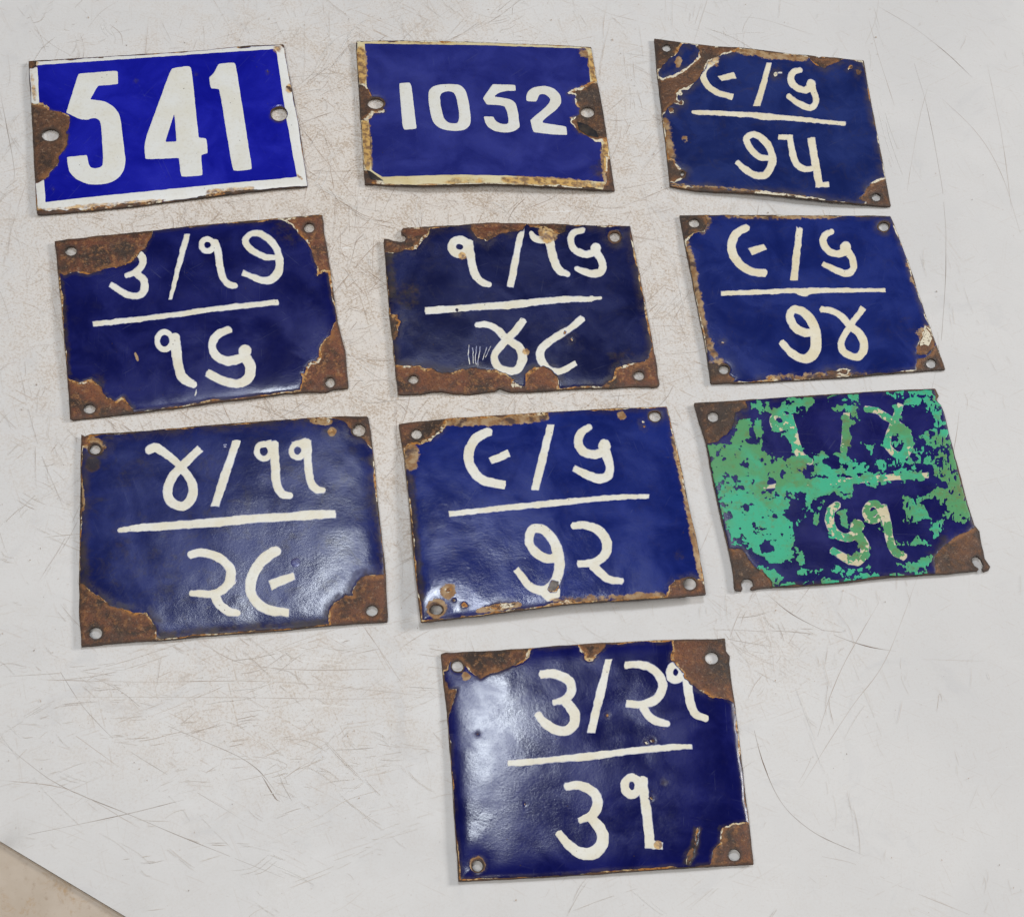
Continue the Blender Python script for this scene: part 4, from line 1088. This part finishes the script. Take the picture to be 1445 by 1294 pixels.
         p_((590,352),(645,345),(672,400),(825,402),(780,420),(690,438),(640,425),(575,445)), s_(20,(340,500),(560,480),(800,458),(1080,435)), p_((560,470),(760,470),(765,535),(690,520),(600,545),(560,590),(545,540)),
         p_((520,590),(640,560),(620,600),(540,612)), p_((345,850),(400,865),(440,900),(420,940),(370,935)), s_(10,(400,940),(700,922),(900,897),(1120,885)), p_((960,850),(1110,815),(1100,870),(1010,870)),
         s_(22,(705,330),(755,395)), s_(20,(465,230),(500,290),(540,350)), ('e',412,205,30,26), s_(18,(735,180),(720,320)), s_(24,(970,210),(1020,270),(1005,330),(965,380)), s_(18,(940,300),(910,290)),
         s_(14,(800,300),(850,330)), s_(14,(865,380),(930,405)), s_(16,(1090,245),(1130,300)), s_(13,(665,600),(670,690),(720,715)), ('e',785,665,32,30), s_(12,(800,720),(815,800),(740,820)), ('e',835,610,30,24), s_(13,(905,590),(935,720),(985,810)), s_(12,(515,760),(525,835)), s_(6,(970,750),(1110,742)), s_(10,(720,610),(725,650)), s_(12,(600,620),(590,650)), s_(16,(955,160),(985,130)), s_(5,(680,870),(860,868)), s_(5,(520,870),(620,872)), s_(12,(1030,360),(1040,410))],
  marks=[('numeral',[('o',432,192,30,32,14),s_([18,20,20,20,16],(476,165),(493,230),(508,300),(530,350),(578,378))]),
         ('slash',[p_((722,150),(752,150),(748,250),(738,332),(708,332),(716,240))]),
         ('numeral',[s_([14,15,16,17,20,20,17,17,16,16,17,15],(820,135),(870,142),(915,170),(960,200),(1010,250),(1018,310),(995,345),(950,335),(925,300),(930,250),(955,190),(983,112))]),
         ('fraction_bar',[s_([8,14,15,15,15,14,12],(340,492),(500,475),(640,465),(760,460),(880,450),(1000,440),(1110,435))]),
         ('numeral',[s_([18,20,20,20,20,22],(700,565),(665,600),(662,650),(690,700),(740,718),(785,700)),('e',785,665,32,28),s_([22,20,20,20,19,16],(785,700),(818,750),(812,800),(785,826),(735,812),(668,772))]),
         ('numeral',[('o',858,602,33,38,17),s_([20,20,19,18,16],(900,572),(920,650),(932,720),(955,780),(1004,808))])]),
 dict(trace=(600, 885, 490), quad=[(65, 112), (1247, 48), (1365, 985), (138, 1055)],
  label='glossy dark blue plate lying alone in the bottom row with window glare',
  outline=[(65,112),(85,104),(300,95),(700,65),(1000,52),(1247,46),(1252,100),(1268,120),(1266,150),(1290,320),(1310,470),(1335,700),(1352,830),(1367,985),(1250,992),(1100,1000),(900,1012),(700,1028),(400,1045),(138,1057),(125,850),(115,700),(105,560),(90,350),(72,200)],
  holes=[(135,163,21,20),(1192,130,25,22),(218,993,20,20),(1287,948,22,22)], shape=dict(dome=1.0, rim=1.3, wave=.3, dip=.7, sy=.5, lift=.2, ripple=.05, dents=[(800,330,120,-.5)]), rust=RUST_M, groundm=GRND, ground=9, gbias=.12,
  blue=enamel_mat('glossy_ink_blue_enamel', (0.0015, 0.003, 0.085), .14, .14, 10, .3, .13, 22), cream=CREAM, rim_loss=7, ring=6,
  loss=[p_((40,90),(445,80),(432,125),(400,148),(365,160),(350,172),(315,180),(280,192),(232,213),(190,198),(168,170),(140,135),(110,150),(95,175),(50,190)),
        p_((50,195),(95,225),(100,255),(135,262),(128,300),(110,335),(100,378),(70,385)),
        p_((635,60),(765,55),(745,82),(725,100),(698,135),(665,132),(662,105),(650,95)),
        p_((1020,40),(1270,30),(1310,325),(1262,303),(1225,292),(1180,282),(1145,268),(1110,240),(1085,215),(1075,190),(1045,155),(1028,130),(1032,90)),
        p_((1380,825),(1330,815),(1285,815),(1245,835),(1228,860),(1228,895),(1200,935),(1180,1010),(1390,1010)),
        s_(9,(1092,985),(1098,955),(1118,925)), s_(4,(1128,905),(1136,838)), s_(5,(890,1012),(930,1008)), s_(4,(975,1006),(1015,1003))],
  keep=[p_((95,178),(120,178),(165,185),(225,205),(200,225),(140,235),(110,230),(88,205))],
  stains=[(('d',170,205,12),16,.9),(s_(9,(1090,985),(1112,940),(1134,840)),24,.8,'dark'),(('d',218,985,26),18,.8),(s_(5,(1290,330),(1340,780)),18,.4),(('d',968,905,14),10,.9),(('d',995,430,8),12,.5),(('d',480,195,8),14,.3),(('d',1240,840,20),24,.5,'dark')],
  pits=[(218,445,4),(945,470,7),(940,712,6),(415,735,3),(760,365,4),(920,478,3),(995,645,3)],
  marks=[('numeral',[s_([17,20,21,20,17,11],(478,195),(545,195),(600,225),(608,268),(580,300),(532,315)),s_([20,22,22,20,20,19,15],(580,305),(618,350),(622,395),(590,430),(540,425),(495,395),(465,358))]),
         ('slash',[p_((750,133),(779,130),(750,260),(707,441),(672,440),(710,270))]),
         ('numeral',[s_([15,18,19,20,19,18,16],(832,158),(895,155),(955,180),(988,235),(970,290),(915,318),(836,318)),s_([18,18,18,14],(905,330),(930,368),(965,390),(1014,402))]),
         ('numeral',[('o',1042,188,26,32,16),s_([20,20,18,17,14],(1088,200),(1096,270),(1108,330),(1128,362),(1173,382))]),
         ('fraction_bar',[s_([14,14,14,17,15,15,13,10],(342,567),(450,558),(560,548),(680,536),(800,522),(920,508),(1040,498),(1112,496))]),
         ('numeral',[s_([17,19,22,22,20,12],(582,662),(645,658),(705,690),(716,740),(692,782),(638,806)),s_([20,24,26,27,24,20,16],(692,795),(732,845),(738,895),(700,938),(650,938),(598,905),(553,850))]),
         ('numeral',[('o',860,660,30,36,18),s_([22,20,21,20],(903,625),(912,700),(925,800),(936,905)),s_([19,16],(915,900),(990,908))])]),
]
for i, D in enumerate(PLATES):
    build_plate(D, 100 + i * 37)
